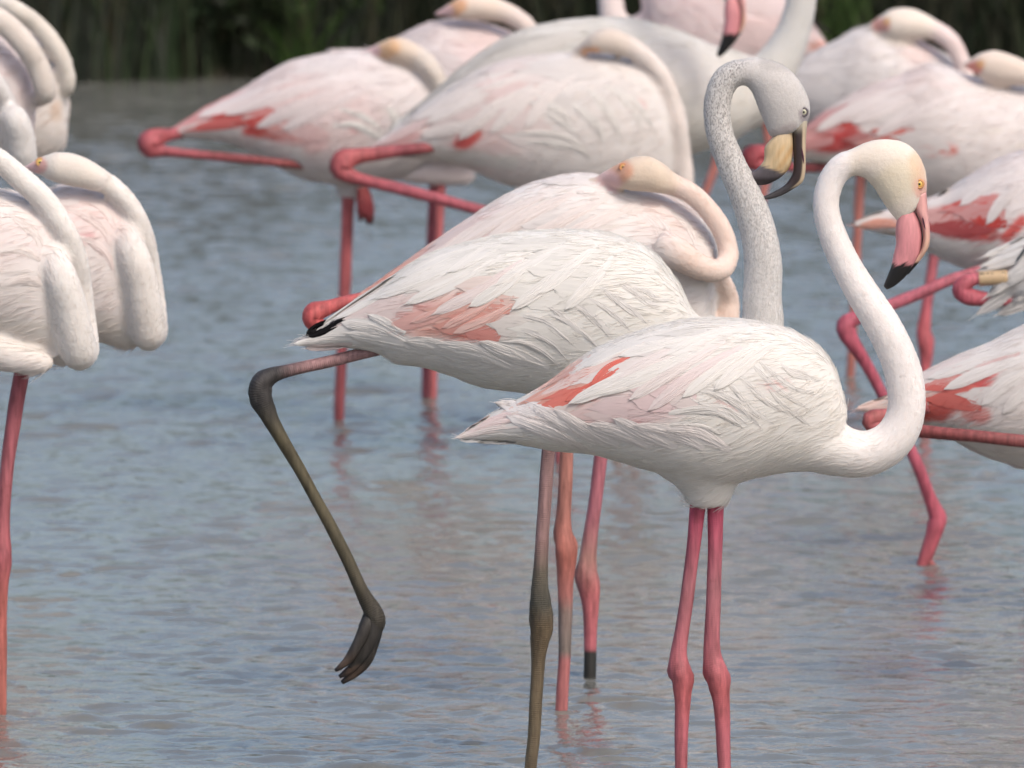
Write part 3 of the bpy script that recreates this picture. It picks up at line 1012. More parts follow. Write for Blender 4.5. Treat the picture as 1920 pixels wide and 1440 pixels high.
# ------------------------------------------------------------------ flamingos
HEAD_A = [(1600, 277, 1606, 329, 25), (1630, 264, 1622, 334, 28), (1662, 260, 1638, 352, 33), (1693, 265, 1650, 371, 36),
          (1714, 279, 1660, 387, 36), (1729, 300, 1668, 399, 34), (1738, 328, 1676, 408, 29), (1739, 352, 1682, 416, 24), (1737, 370, 1688, 424, 18)]
LOW_A = [(1706, 372, 1684, 404, 17), (1714, 392, 1680, 421, 20), (1725, 414, 1679, 440, 21), (1729.5, 435, 1680, 457, 21),
         (1729.5, 455, 1676, 475, 20), (1725.5, 476, 1673, 490, 18), (1717, 492, 1670, 502, 15), (1700, 516, 1664, 517, 11), (1678, 536, 1658, 532, 6), (1663, 543, 1657, 537, 2)]
UPP_A = [(1737, 360, 1708, 368, 20), (1739.5, 392, 1714.5, 392, 19.5), (1742, 411, 1725.5, 414, 19.5), (1744, 440, 1730, 435, 19.5),
         (1742, 460, 1729, 456, 18), (1735, 475, 1723, 474, 14), (1722, 493, 1711, 488, 8), (1703, 515, 1694, 508, 5)]

def col_adult(ysplit, sc=1.0):
    def low(px, py, fr, av):
        c = np.tile(np.array([.62, .25, .27]), (len(px), 1))
        g = smooth01(1 - fr * 2.2)[:, None]
        c = c * (1 - .35 * g) + np.array([.70, .34, .33]) * .35 * g
        e2 = (smooth01((np.cos(av * 2 * np.pi) - .80) / .12) * smooth01((fr - .03) / .05))[:, None]
        c = c * (1 - .85 * e2) + np.array([.07, .02, .035]) * .85 * e2
        jag = 3 * sc * np.sin(px * .9 / sc) + 2 * sc * np.sin(px * 2.1 / sc)
        w = smooth01((py - ysplit - jag) / (3 * sc))[:, None]
        return c * (1 - w) + np.array(BLACK) * w
    def upp(px, py, fr, av):
        c = np.tile(np.array([.66, .34, .32]), (len(px), 1))
        o = smooth01((fr - .3) / .3)[:, None]
        c = c * (1 - o) + np.array([.70, .42, .32]) * o
        edge = smooth01((np.cos(av * 2 * np.pi) * -1 - .86) / .1)[:, None]     # along the gape
        c = c * (1 - .85 * edge) + np.array([.05, .02, .03]) * .85 * edge
        w = smooth01((py - ysplit + 6 * sc) / (6 * sc))[:, None]
        return c * (1 - w) + np.array(BLACK) * w
    return low, upp

def nostril(b, x0, y0, x1, y1, w, parent):
    """dark slit set into the upper bill"""
    pts = np.linspace(0, 1, 8)
    V = []
    for t in pts:
        x = x0 + (x1 - x0) * t; y = y0 + (y1 - y0) * t
        ww = w * math.sin(math.pi * (t * .9 + .05))
        yy = b.d - b._bill_w * b.m
        for s in (-1, 0, 1):
            V.append(PX(x + s * ww, y, yy - (.0006 if s == 0 else 0)))
    mesh_obj('nostril', V, grid_faces(8, 3, 0, False), M_SLIT, parent)

def leg_cols(*stops):
    return list(stops)

def wetdown(x, y_w, d):
    return PX(x, y_w, d)

WL = lambda d: -2175 + 3725 * 25.0 / d      # pixel row of the water line at distance d

# ---- A : the white adult in front
def bird_A():
    b = Bird('white flamingo in front with raised S neck, pink bill and two pink legs', 25.0, 1325)
    b.base = (.80, .765, .73); b.neckc = (.79, .745, .685); b.headc = (.745, .67, .54)
    b.patches = [
        (1120, 770, 1230, 720, 26, 60, (.80, .60, .60), .55),
        (1180, 770, 1260, 740, 10, 40, (.79, .58, .59), .5),
        (1040, 745, 1100, 700, 20, 22, SALM, .85),
        (1062, 742, 1112, 688, 9, 10, CORAL, .95),
        (1085, 772, 1108, 752, 9, 12, CORAL, .9),
        (1110, 795, 1120, 760, 12, 16, PALEP, .8),
        (1195, 790, 1225, 800, 6, 14, PINK, .7),
        (1355, 742, 1375, 752, 4, 14, PINK, .5), (1445, 712, 1470, 712, 3, 14, PINK, .5),
        (930, 775, 1075, 790, 20, 12, WHITE, 1.0), (1075, 800, 1130, 820, 16, 10, WHITE, 1.0),
        (1150, 815, 1260, 830, 24, 16, WHITE, 1.0),
        (870, 815, 940, 790, 8, 10, PINKW, .6),
    ]
    b.torso([(1590, 770, 1552, 886, 42), (1572, 706, 1490, 884, 74), (1545, 660, 1430, 893, 104), (1500, 626, 1390, 903, 126),
             (1440, 606, 1345, 912, 138), (1370, 597, 1290, 905, 142), (1300, 598, 1230, 886, 140), (1230, 611, 1170, 868, 131),
             (1160, 634, 1110, 852, 116), (1100, 664, 1050, 846, 98), (1040, 708, 990, 836, 76), (985, 742, 945, 829, 52),
             (930, 770, 905, 827, 30), (890, 797, 878, 825, 14), (862, 816, 860, 824, 5)])
    b.neck([(1440, 770, 70), (1520, 822, 60), (1580, 846, 48), (1625, 850, 43), (1665, 832, 40), (1690, 800, 37.5), (1700, 760, 36),
            (1696, 710, 36), (1682, 665, 35), (1655, 610, 34), (1622, 558, 32), (1592, 507, 29), (1567, 455, 27), (1552, 410, 25.5),
            (1549, 375, 25), (1558, 340, 25), (1578, 313, 25), (1606, 302, 25)], .3, 120)
    b.head(HEAD_A)
    b.head_patches = [(1724, 345, 1718, 300, 6, 18, (.74, .48, .33), .75), (1724, 345, 1728, 358, 9, 8, (.72, .40, .34), .8),
                      (1690, 330, 1650, 360, 18, 30, (.66, .58, .42), .5)]
    b.blob([(1318, 845, 105), (1322, 874, 86), (1326, 898, 65), (1328, 920, 50), (1328, 938, 41), (1328, 949, 33)])
    b.build_body(.0042)
    b.plumage(30, 40, 1.0); b.down(16000)
    low, upp = col_adult(494)
    b.bill_part(LOW_A, low, 'lower_bill')
    u = b.bill_part(UPP_A, upp, 'upper_bill')
    b._bill_w = 18.5
    nostril(b, 1729, 400, 1736.5, 434, 2.6, u)
    b.eye(1724, 345, 6.9, (.62, .30, .12), (.72, .48, .12))
    lc = leg_cols((0, (.52, .06, .13)), (.10, (.50, .08, .14)), (.25, (.42, .14, .165)), (.40, (.47, .13, .155)), (.50, (.52, .12, .13)), (.60, (.50, .12, .15)), (1, (.48, .16, .17)))
    b.leg([(1314, 900, 15), (1309, 945, 15), (1296, 1060, 13), (1281, 1170, 13), (1272, 1225, 16), (1274, 1256, 23), (1280, 1275, 22), (1280, 1310, 16), (1278, 1360, 13),
           (1277, 1440, 11.5), (1276, 1600, 11), (1276, 1690, 11)], lc)
    b.leg([(1343, 900, 15), (1342, 945, 15.5), (1340, 1060, 14), (1336, 1170, 14), (1335, 1225, 17), (1341, 1258, 24), (1348, 1280, 23), (1352, 1310, 17), (1355, 1360, 14),
           (1358, 1440, 12), (1362, 1600, 11), (1364, 1690, 11)], lc)
    # long feathers hanging over the red coverts
    W1 = (.80, .765, .735); W2 = (.79, .72, .70)
    for path, w, c, lf in [
        ([(1210, 640), (1110, 690), (1000, 748)], 11, (.78, .62, .58), .003),
        ([(1240, 625), (1150, 652), (1050, 706)], 11, W1, .005),
        ([(1280, 618), (1180, 645), (1095, 688)], 12, W1, .006),
        ([(1180, 668), (1140, 690), (1108, 722)], 7, CORAL, .003),
        ([(1160, 690), (1115, 720), (1060, 752)], 9, CORAL, .003),
        ([(1330, 640), (1240, 668), (1150, 715)], 13, W2, .006),
        ([(1290, 660), (1180, 705), (1066, 757)], 14, W1, .012),
        ([(1320, 655), (1220, 705), (1110, 742)], 11, W1, .008),
        ([(1360, 640), (1270, 690), (1180, 750)], 13, W2, .006),
        ([(1390, 650), (1300, 705), (1215, 770)], 13, (.79, .69, .68), .006),
        ([(1340, 625), (1260, 640), (1160, 668)], 10, W1, .006),
        ([(1400, 615), (1330, 630), (1250, 665)], 12, W1, .005),
        ([(1430, 640), (1350, 690), (1280, 745)], 13, W1, .006),
        ([(1460, 640), (1400, 680), (1340, 730)], 13, W1, .006)]:
        b.feather(path, w, c, lf)
    # loose ruffled plumes at the bend of the wing
    for path, w in [([(1405, 672), (1428, 702), (1470, 740), (1515, 765)], 8), ([(1375, 690), (1400, 715), (1440, 752), (1480, 775)], 8),
                    ([(1425, 670), (1455, 700), (1490, 725), (1525, 735)], 8), ([(1350, 700), (1375, 725), (1410, 762), (1450, 790)], 8),
                    ([(1460, 680), (1485, 698), (1510, 708), (1535, 712)], 7), ([(1300, 735), (1340, 742), (1385, 760), (1420, 785)], 8),
                    ([(1330, 712), (1360, 745), (1395, 775), (1425, 805)], 7), ([(1290, 745), (1325, 762), (1365, 772), (1400, 800)], 7),
                    ([(1250, 775), (1300, 768), (1345, 775), (1390, 800)], 8), ([(1230, 800), (1275, 790), (1320, 798), (1360, 815)], 7),
                    ([(1440, 730), (1470, 760), (1500, 785), (1520, 805)], 7)]:
        b.feather(path, w * 1.15, (.745, .715, .69), .0022, 'ruffled_feather', tip=.8, curl=-.003, off=.001, fluff=2.0)
    # under-tail and flank plumes over the lower edge of the wing, tail
    for path, w in [([(1060, 800), (1000, 772), (928, 755)], 15), ([(1120, 830), (1060, 795), (985, 752)], 15), ([(1160, 835), (1100, 810), (1040, 768)], 15),
                    ([(1220, 840), (1170, 815), (1105, 796)], 15), ([(1270, 840), (1210, 815), (1150, 785)], 15), ([(1320, 840), (1260, 812), (1190, 798)], 14),
                    ([(1370, 845), (1310, 815), (1250, 805)], 14), ([(1100, 845), (1030, 812), (950, 780)], 15)]:
        b.feather(path, w, (.80, .75, .73), .006, 'flank_feather', tip=.7, fluff=1.6)
    for path, w, c in [([(980, 800), (920, 806), (856, 821)], 9, (.80, .72, .69)), ([(980, 785), (930, 790), (868, 812)], 9, (.80, .68, .66)),
                       ([(980, 815), (930, 818), (862, 826)], 8, WHITE), ([(990, 775), (940, 780), (890, 800)], 9, (.80, .66, .64)), ([(1000, 825), (950, 826), (885, 826)], 7, WHITE)]:
        b.feather(path, w, c, .002, 'tail_feather')
    return b

# ---- B : the grey-necked young bird with its leg lifted
def bird_B():
    b = Bird('young flamingo with speckled grey neck, open bill and one blackish leg lifted', 25.56, 1005)
    b.base = (.80, .77, .73); b.neckc = (.63, .61, .575); b.headc = (.55, .525, .465)
    b.speck = .62
    b.patches = [
        (720, 600, 900, 590, 34, 50, (.79, .62, .60), .7),
        (800, 600, 910, 565, 16, 44, SALM, .6), (860, 620, 905, 575, 8, 30, (.74, .30, .25), .6),
        (870, 628, 925, 618, 7, 10, (.74, .26, .22), .8), (760, 590, 800, 570, 10, 26, PINK, .4),
        (600, 622, 740, 640, 22, 12, WHITE, 1), (740, 655, 960, 660, 22, 14, WHITE, 1),
        (560, 645, 600, 645, 8, 8, PINKW, .6),
    ]
    b.torso([(1400, 640, 1390, 730, 36), (1345, 612, 1330, 752, 66), (1302, 585, 1275, 765, 90), (1275, 535, 1205, 772, 112), (1235, 482, 1130, 767, 128), (1180, 448, 1060, 752, 138),
             (1110, 432, 985, 737, 140), (1020, 431, 910, 726, 134), (940, 439, 850, 706, 122), (868, 456, 800, 690, 106),
             (802, 477, 750, 682, 88), (746, 510, 712, 664, 70), (695, 547, 672, 655, 50), (640, 582, 632, 650, 30), (598, 612, 595, 652, 16), (556, 641, 556, 647, 5)])
    b.neck([(1320, 660, 70), (1375, 668, 56), (1415, 645, 46), (1430, 605, 40), (1429, 560, 37), (1431, 500, 36), (1424, 445, 34), (1411, 400, 32.5), (1393, 355, 29.5),
            (1370, 305, 27.5), (1351, 256, 26), (1344.5, 215, 26), (1347, 182, 26), (1358, 153, 26), (1377, 138, 25.5), (1395, 134, 25)], .25, 120)
    b.head([(1380, 112, 1388, 159, 25), (1408, 107, 1400, 161, 27), (1438, 110, 1412, 178, 31), (1468, 120, 1421, 203, 35), (1493, 142, 1430, 224, 36), (1510, 168, 1436, 240, 34),
            (1520, 198, 1442, 255, 29), (1518, 222, 1450, 259, 24), (1512, 236, 1466, 258, 17)])
    b.head_patches = [(1507, 212, 1511, 222, 7, 7, (.30, .26, .28), .8), (1440, 255, 1485, 236, 5, 7, (.40, .33, .33), .5), (1485, 120, 1440, 115, 8, 14, (.36, .335, .32), .6)]
    b.build_body(.0042)
    b.plumage(30, 40, 1.0); b.down(16000)
    def low(px, py, fr, av):
        c = np.tile(np.array([.58, .44, .27]), (len(px), 1))
        g = (.5 + .5 * np.sin(px * .33 + py * .21))[:, None]
        og = (smooth01((px - 1440) / 30) * smooth01((py - 262) / 20))[:, None]
        c = c * (1 - .6 * og * g) + np.array([.50, .26, .08]) * .6 * og * g
        p = smooth01(1 - (py - 236) / 30)[:, None] * .5
        c = c * (1 - p) + np.array([.55, .45, .38]) * p
        e = (py - 307) - (px - 1430) * .36 + 2.5 * np.sin(px * .8)
        w = smooth01(e / 6)[:, None]
        dk = np.array([.11, .095, .105]) * (1 - smooth01((py - 328) / 10))[:, None] + np.array([.035, .028, .03]) * smooth01((py - 328) / 10)[:, None]
        return c * (1 - w) + dk * w
    def upp(px, py, fr, av):
        rim = smooth01((np.cos(av * 2 * np.pi) - .25) / .3)[:, None]
        c = np.array([.045, .03, .03]) * (1 - rim) + np.array([.55, .43, .30]) * rim
        base = smooth01(1 - fr * 7)[:, None]
        c = c * (1 - base) + np.array([.50, .45, .36]) * base
        w = smooth01((fr - .60) / .1)[:, None]
        return c * (1 - w) + np.array([.05, .045, .048]) * w
    b.bill_part([(1487, 232, 1446, 260, 17), (1487, 255, 1434, 276, 20), (1487, 280, 1433, 296, 21), (1482, 310, 1428, 307, 19), (1466, 331, 1413, 321, 14),
                 (1440, 345, 1400, 326, 9), (1415, 347, 1394, 330, 6), (1392, 340, 1390, 336, 2)], low, 'lower_bill')
    u = b.bill_part([(1515, 220, 1480, 232, 20), (1512, 250, 1486, 252, 18), (1511, 275, 1487, 277, 16), (1511, 300, 1488, 300, 14), (1510, 322, 1487, 320, 12), (1505, 341, 1482, 333, 10),
                 (1488, 354, 1471, 347, 7), (1465, 367, 1453, 358, 5), (1440, 374, 1434, 367, 4), (1421, 371, 1419, 368, 2)], upp, 'upper_bill')
    b._bill_w = 15
    nostril(b, 1503, 276, 1507.5, 307, 1.8, u)
    b.eye(1507, 210, 6.6, (.13, .11, .12), (.50, .48, .36))
    DKL = (.040, .037, .034); OLV = (.10, .085, .05); GRP = (.34, .20, .20)
    st = leg_cols((0, GRP), (.33, (.33, .19, .18)), (.40, (.12, .10, .075)), (.47, (.07, .065, .05)), (.52, (.12, .085, .05)), (.75, (.20, .15, .09)), (1, (.15, .11, .07)))
    b.leg([(1036, 730, 15), (1031, 800, 13.5), (1027, 862, 12.5), (1018, 990, 13), (1013, 1080, 14.5), (1013, 1125, 19), (1015, 1160, 22.5), (1014, 1190, 20), (1010, 1225, 15),
           (1008, 1260, 13), (1001, 1380, 11.5), (995, 1440, 11.5), (985, 1580, 11)], st, label='grey and olive standing leg with dark knee', scute=.8)
    rs = leg_cols((0, GRP), (.26, (.30, .17, .17)), (.33, (.05, .045, .045)), (.42, (.04, .037, .036)), (.50, (.085, .072, .042)), (.70, (.10, .084, .05)), (.88, (.06, .05, .034)), (1, DKL))
    b.leg([(800, 630, 15), (760, 641, 14), (711, 655, 11.5), (620, 677, 11), (545, 694, 12), (512, 703, 16), (492, 717, 22), (488, 737, 22.5), (495, 760, 20), (508, 788, 15), (530, 826, 12.5),
           (570, 895, 11.5), (640, 1025, 11.5), (672, 1095, 12.5), (690, 1130, 16), (703, 1154, 19.5), (704, 1170, 18), (698, 1190, 13), (692, 1205, 6)], rs, n=130, label='blackish lifted leg bent at the joint', scute=.8)
    # hanging foot: three webbed toes and a small hind toe
    toes = [[(699, 1148, 7), (688, 1172, 13, -.006), (674, 1202, 11, -.011), (655, 1234, 8.5, -.012), (640, 1249, 6, -.010), (629, 1257, 3.5, -.008)],
            [(700, 1148, 7), (698, 1172, 14), (688, 1208, 13), (666, 1245, 10, .002), (650, 1260, 7, .003), (636, 1269, 3.6, .003)],
            [(703, 1148, 7), (706, 1172, 13, .006), (699, 1205, 12.5, .010), (686, 1238, 12, .010), (664, 1262, 9, .010), (641, 1280, 4, .010)]]
    foot = None
    for i, tp in enumerate(toes):
        o = b.leg(tp, [(0, DKL), (.6, (.045, .038, .034)), (.85, (.10, .066, .05)), (1, (.03, .027, .03))], 'toe', 30, 12, scute=.1)
    b.leg([(699, 1138, 8), (702, 1160, 17), (700, 1178, 18), (688, 1207, 16), (672, 1234, 12), (656, 1252, 5)], [(0, DKL), (1, (.045, .04, .037))], 'foot', 40, 16, scute=.1)
    A0 = [catmull(np.array(t), 8) for t in [[p + (0,) * (4 - len(p)) for p in tp] for tp in toes]]
    V = [PX(r_[0], r_[1], b.d + r_[3]) for tr in A0 for r_ in tr[:6]]
    Vw = np.array(V)
    mesh_obj('web', Vw, grid_faces(3, 6, 0, False), M_LEG, b.root, np.tile(np.array(DKL), (18, 1)), {'along': np.zeros(18), 'scute': np.zeros(18)})
    b.leg([(690, 1150, 8), (682, 1165, 6), (674, 1176, 3)], [(0, DKL), (1, DKL)], 'hind_toe', 12, 10)
    W1 = (.80, .77, .74)
    for path, w, c, lf in [
        ([(820, 480), (720, 535), (575, 632)], 8, W1, .003), ([(860, 480), (750, 530), (625, 600)], 9, W1, .005), ([(900, 475), (800, 520), (700, 560)], 11, W1, .006),
        ([(940, 480), (850, 530), (760, 570)], 12, W1, .006), ([(980, 490), (900, 545), (810, 590)], 12, (.79, .70, .68), .005), ([(900, 455), (830, 480), (750, 520)], 10, W1, .006),
        ([(1010, 480), (950, 530), (880, 575)], 13, W1, .006), ([(980, 450), (910, 470), (840, 510)], 11, W1, .005), ([(1060, 460), (1000, 490), (930, 535)], 12, W1, .005),
        ([(1090, 480), (1030, 530), (960, 580)], 13, W1, .006), ([(930, 560), (880, 590), (830, 615)], 10, (.78, .52, .47), .003), ([(960, 570), (910, 600), (850, 625)], 9, (.78, .54, .49), .003),
        ([(880, 560), (820, 585), (770, 605)], 9, (.77, .52, .48), .004), ([(1120, 460), (1070, 500), (1010, 550)], 12, W1, .006), ([(1150, 480), (1110, 530), (1060, 580)], 12, W1, .006)]:
        b.feather(path, w, c, lf)
    for path in [[(700, 550), (650, 585), (592, 622)], [(680, 560), (640, 590), (605, 618)]]:
        b.feather(path, 4, (.03, .027, .035), .002, 'primary_feather')
    b.feather([(648, 600), (614, 612), (574, 629)], 13, BLACK, .006, 'primary_feather', fluff=.3)
    for path, w in [([(1010, 570), (1040, 580), (1075, 600), (1100, 625)], 7), ([(1060, 560), (1095, 575), (1130, 605), (1150, 635)], 7), ([(1090, 550), (1125, 570), (1160, 600), (1180, 625)], 7),
                    ([(1130, 540), (1160, 565), (1190, 590), (1210, 605)], 7), ([(1160, 535), (1185, 555), (1215, 575), (1240, 585)], 7), ([(980, 590), (1020, 600), (1060, 625), (1085, 650)], 7),
                    ([(1030, 590), (1070, 605), (1105, 635), (1130, 660)], 7), ([(1185, 530), (1210, 545), (1235, 558), (1255, 562)], 6), ([(960, 615), (1000, 620), (1040, 645), (1065, 670)], 7),
                    ([(940, 640), (985, 640), (1030, 665), (1060, 690)], 7)]:
        b.feather(path, w * 1.15, (.745, .715, .69), .0022, 'ruffled_feather', tip=.8, curl=-.003, off=.001, fluff=2.0)
    for path, w in [([(760, 640), (700, 615), (640, 605)], 15), ([(800, 660), (730, 640), (650, 625)], 15), ([(760, 625), (720, 605), (690, 590)], 10), ([(880, 670), (820, 650), (760, 640)], 15),
                    ([(960, 690), (890, 660), (820, 645)], 15), ([(1030, 690), (960, 665), (900, 640)], 15)]:
        b.feather(path, w, WHITE, .006, 'flank_feather', tip=.7, fluff=1.6)
    for path, w, c in [([(660, 635), (610, 638), (551, 645)], 8, WHITE), ([(660, 645), (620, 650), (572, 653)], 7, PINKW), ([(670, 630), (625, 630), (585, 636)], 7, WHITE)]:
        b.feather(path, w, c, .002, 'tail_feather')
    return b

def ruffles(b, pts, w=6, col=WHITE, name='ruffled_feather'):
    for p in pts:
        b.feather(p, w * 1.1, col, .006, name, tip=.8, curl=-.003, off=.001, fluff=2.0)

def wings(b, pts, w=9, col=WHITE, lf=.005, name='wing_feather'):
    for p in pts:
        b.feather(p, w, col, lf, name)

SKIN = (.62, .25, .14)
PBILL = (.70, .47, .47)

def sleeper_face(b, ex, ey, r, bx, by, iris=(.62, .36, .10)):
    b.head_patches = [(ex, ey, ex + (bx - ex) * .5, ey + (by - ey) * .5, r * 1.6, r * 2.0, SKIN, .65), (bx, by, bx, by, r * 2.2, r * 2.2, PBILL, .85)]

# ---- C : sleeping adult behind B
def bird_C():
    b = Bird('pinkish flamingo asleep with its head on its back, beside the lifted leg bird', 26.5, 1060)
    b.base = (.81, .75, .725); b.neckc = (.74, .60, .48); b.headc = (.64, .53, .38)
    b.patches = [(650, 562, 800, 462, 10, 14, SALM, .8), (800, 455, 930, 420, 14, 50, PALEP, .5), (880, 440, 900, 430, 4, 18, PINK, .5), (1230, 390, 1280, 410, 14, 40, (.81, .66, .62), .6)]
    b.torso([(1345, 520, 1335, 640, 35), (1343, 446, 1300, 690, 98), (1304, 395, 1240, 710, 118), (1250, 366, 1170, 705, 128), (1180, 345, 1100, 695, 130), (1100, 325, 1030, 680, 126),
             (1020, 336, 960, 665, 116), (950, 364, 890, 645, 102), (880, 408, 830, 625, 84), (810, 455, 770, 605, 64), (740, 505, 715, 590, 42), (690, 540, 680, 580, 24), (655, 560, 655, 568, 8)])
    b.neck([(1235, 460, 34, -.11), (1270, 476, 30, -.12), (1310, 500, 25, -.11), (1345, 508, 22, -.09), (1364, 490, 20, -.07), (1364, 460, 19.5, -.06), (1350, 425, 20, -.06), (1325, 390, 20, -.06),
            (1295, 362, 20, -.06), (1262, 346, 21, -.05), (1240, 338, 24, -.05)], .15)
    b.neck([(1300, 650, 34), (1345, 640, 28), (1364, 600, 23), (1366, 560, 20), (1352, 528, 20, -.02), (1330, 505, 20, -.05)], .1)
    b.head([(1268, 326, 1258, 366, 22, -.05), (1240, 303, 1235, 363, 28, -.06), (1210, 291, 1207, 360, 31, -.06), (1180, 296, 1175, 357, 29, -.06), (1155, 308, 1155, 352, 24, -.05), (1130, 322, 1135, 344, 16, -.04), (1108, 336, 1112, 348, 7, -.03)])
    sleeper_face(b, 1168, 313, 7, 1140, 336)
    b.build_body(.0048)
    b.plumage(26, 36, 1.05); b.down(10000)
    b.eye(1168, 313, 5.5, (.62, .27, .12), (.62, .36, .13))
    SL = (.58, .16, .12)
    b.leg([(1070, 690, 15), (1064, 780, 13), (1062, 870, 12.5), (1057, 960, 14), (1056, 1000, 19), (1062, 1030, 22), (1062, 1055, 19), (1060, 1100, 14.5), (1060, 1160, 13), (1058, 1240, 12), (1052, 1340, 11.5), (1048, 1450, 11)],
          [(0, (.42, .18, .145)), (.35, (.44, .17, .135)), (.47, (.50, .155, .12)), (.56, (.48, .17, .15)), (.60, (.24, .17, .15)), (.70, (.21, .17, .15)), (.72, (.46, .15, .15)), (1, (.46, .14, .14))], label='salmon standing leg with a grey patch below the knee')
    b.leg([(730, 548, 11), (652, 565, 11), (615, 577, 14), (591, 586, 20), (586, 600, 20), (604, 612, 14), (650, 622, 10), (760, 640, 9)], [(0, LEGK), (.5, (.60, .10, .10)), (1, LEGD)], label='folded leg with red joint at the tail')
    wings(b, [[(900, 420), (805, 486), (710, 545)], [(960, 390), (885, 437), (790, 503)], [(1020, 366), (940, 408), (850, 465)], [(1080, 360), (1000, 400), (910, 450)], [(1140, 370), (1060, 410), (970, 460)], [(1200, 380), (1130, 410), (1050, 450)]], 12, (.80, .72, .69))
    ruffles(b, [[(1230, 400), (1250, 420), (1262, 445), (1262, 470)], [(1200, 400), (1225, 425), (1240, 455), (1240, 480)], [(1260, 395), (1285, 415), (1300, 440), (1305, 465)]], 9, (.81, .745, .72))
    return b

# ---- Q : the bird whose body is hidden between C and the back birds, one leg showing
def bird_Q():
    b = Bird('flamingo hidden behind the sleeper, showing only a pink leg with black band', 27.0, 1105)
    b.torso([(1310, 490, 1290, 600, 30), (1270, 450, 1220, 680, 74), (1180, 430, 1130, 700, 98), (1080, 430, 1040, 700, 98), (980, 450, 950, 680, 85), (880, 490, 870, 640, 60), (800, 530, 795, 595, 34), (740, 552, 740, 570, 8)])
    b.neck([(1250, 540, 35), (1290, 510, 28), (1295, 470, 24), (1270, 440, 22), (1225, 432, 22)])
    b.head([(1240, 420, 1235, 460, 22), (1210, 418, 1205, 462, 24), (1180, 428, 1178, 458, 18), (1155, 440, 1156, 452, 8)])
    b.build_body(.007)
    b.plumage(14, 20, 1.3); b.down(6000, .022, .0004)
    b.leg([(1140, 690, 14), (1132, 780, 13), (1125, 870, 12.5), (1112, 970, 13.5), (1102, 1045, 16), (1100, 1078, 21.5), (1104, 1100, 21), (1107, 1135, 16), (1107, 1200, 12.5), (1105, 1306, 11.5), (1103, 1400, 11)],
          [(0, (.52, .15, .20)), (.40, (.52, .17, .21)), (.50, (.46, .22, .19)), (.60, (.55, .15, .16)), (.74, (.55, .14, .17)), (.745, (.03, .03, .028)), (.83, (.03, .03, .028)), (.85, (.4, .1, .1)), (1, (.4, .1, .1))], label='pink leg with a black band at the water')
    return b

def back_leg(b, pts, col=LEGP, label=None):
    b.leg(pts, [(0, col), (.5, tuple(c * .95 for c in col)), (1, tuple(c * .85 for c in col))], label=label, n=50, nv=12)

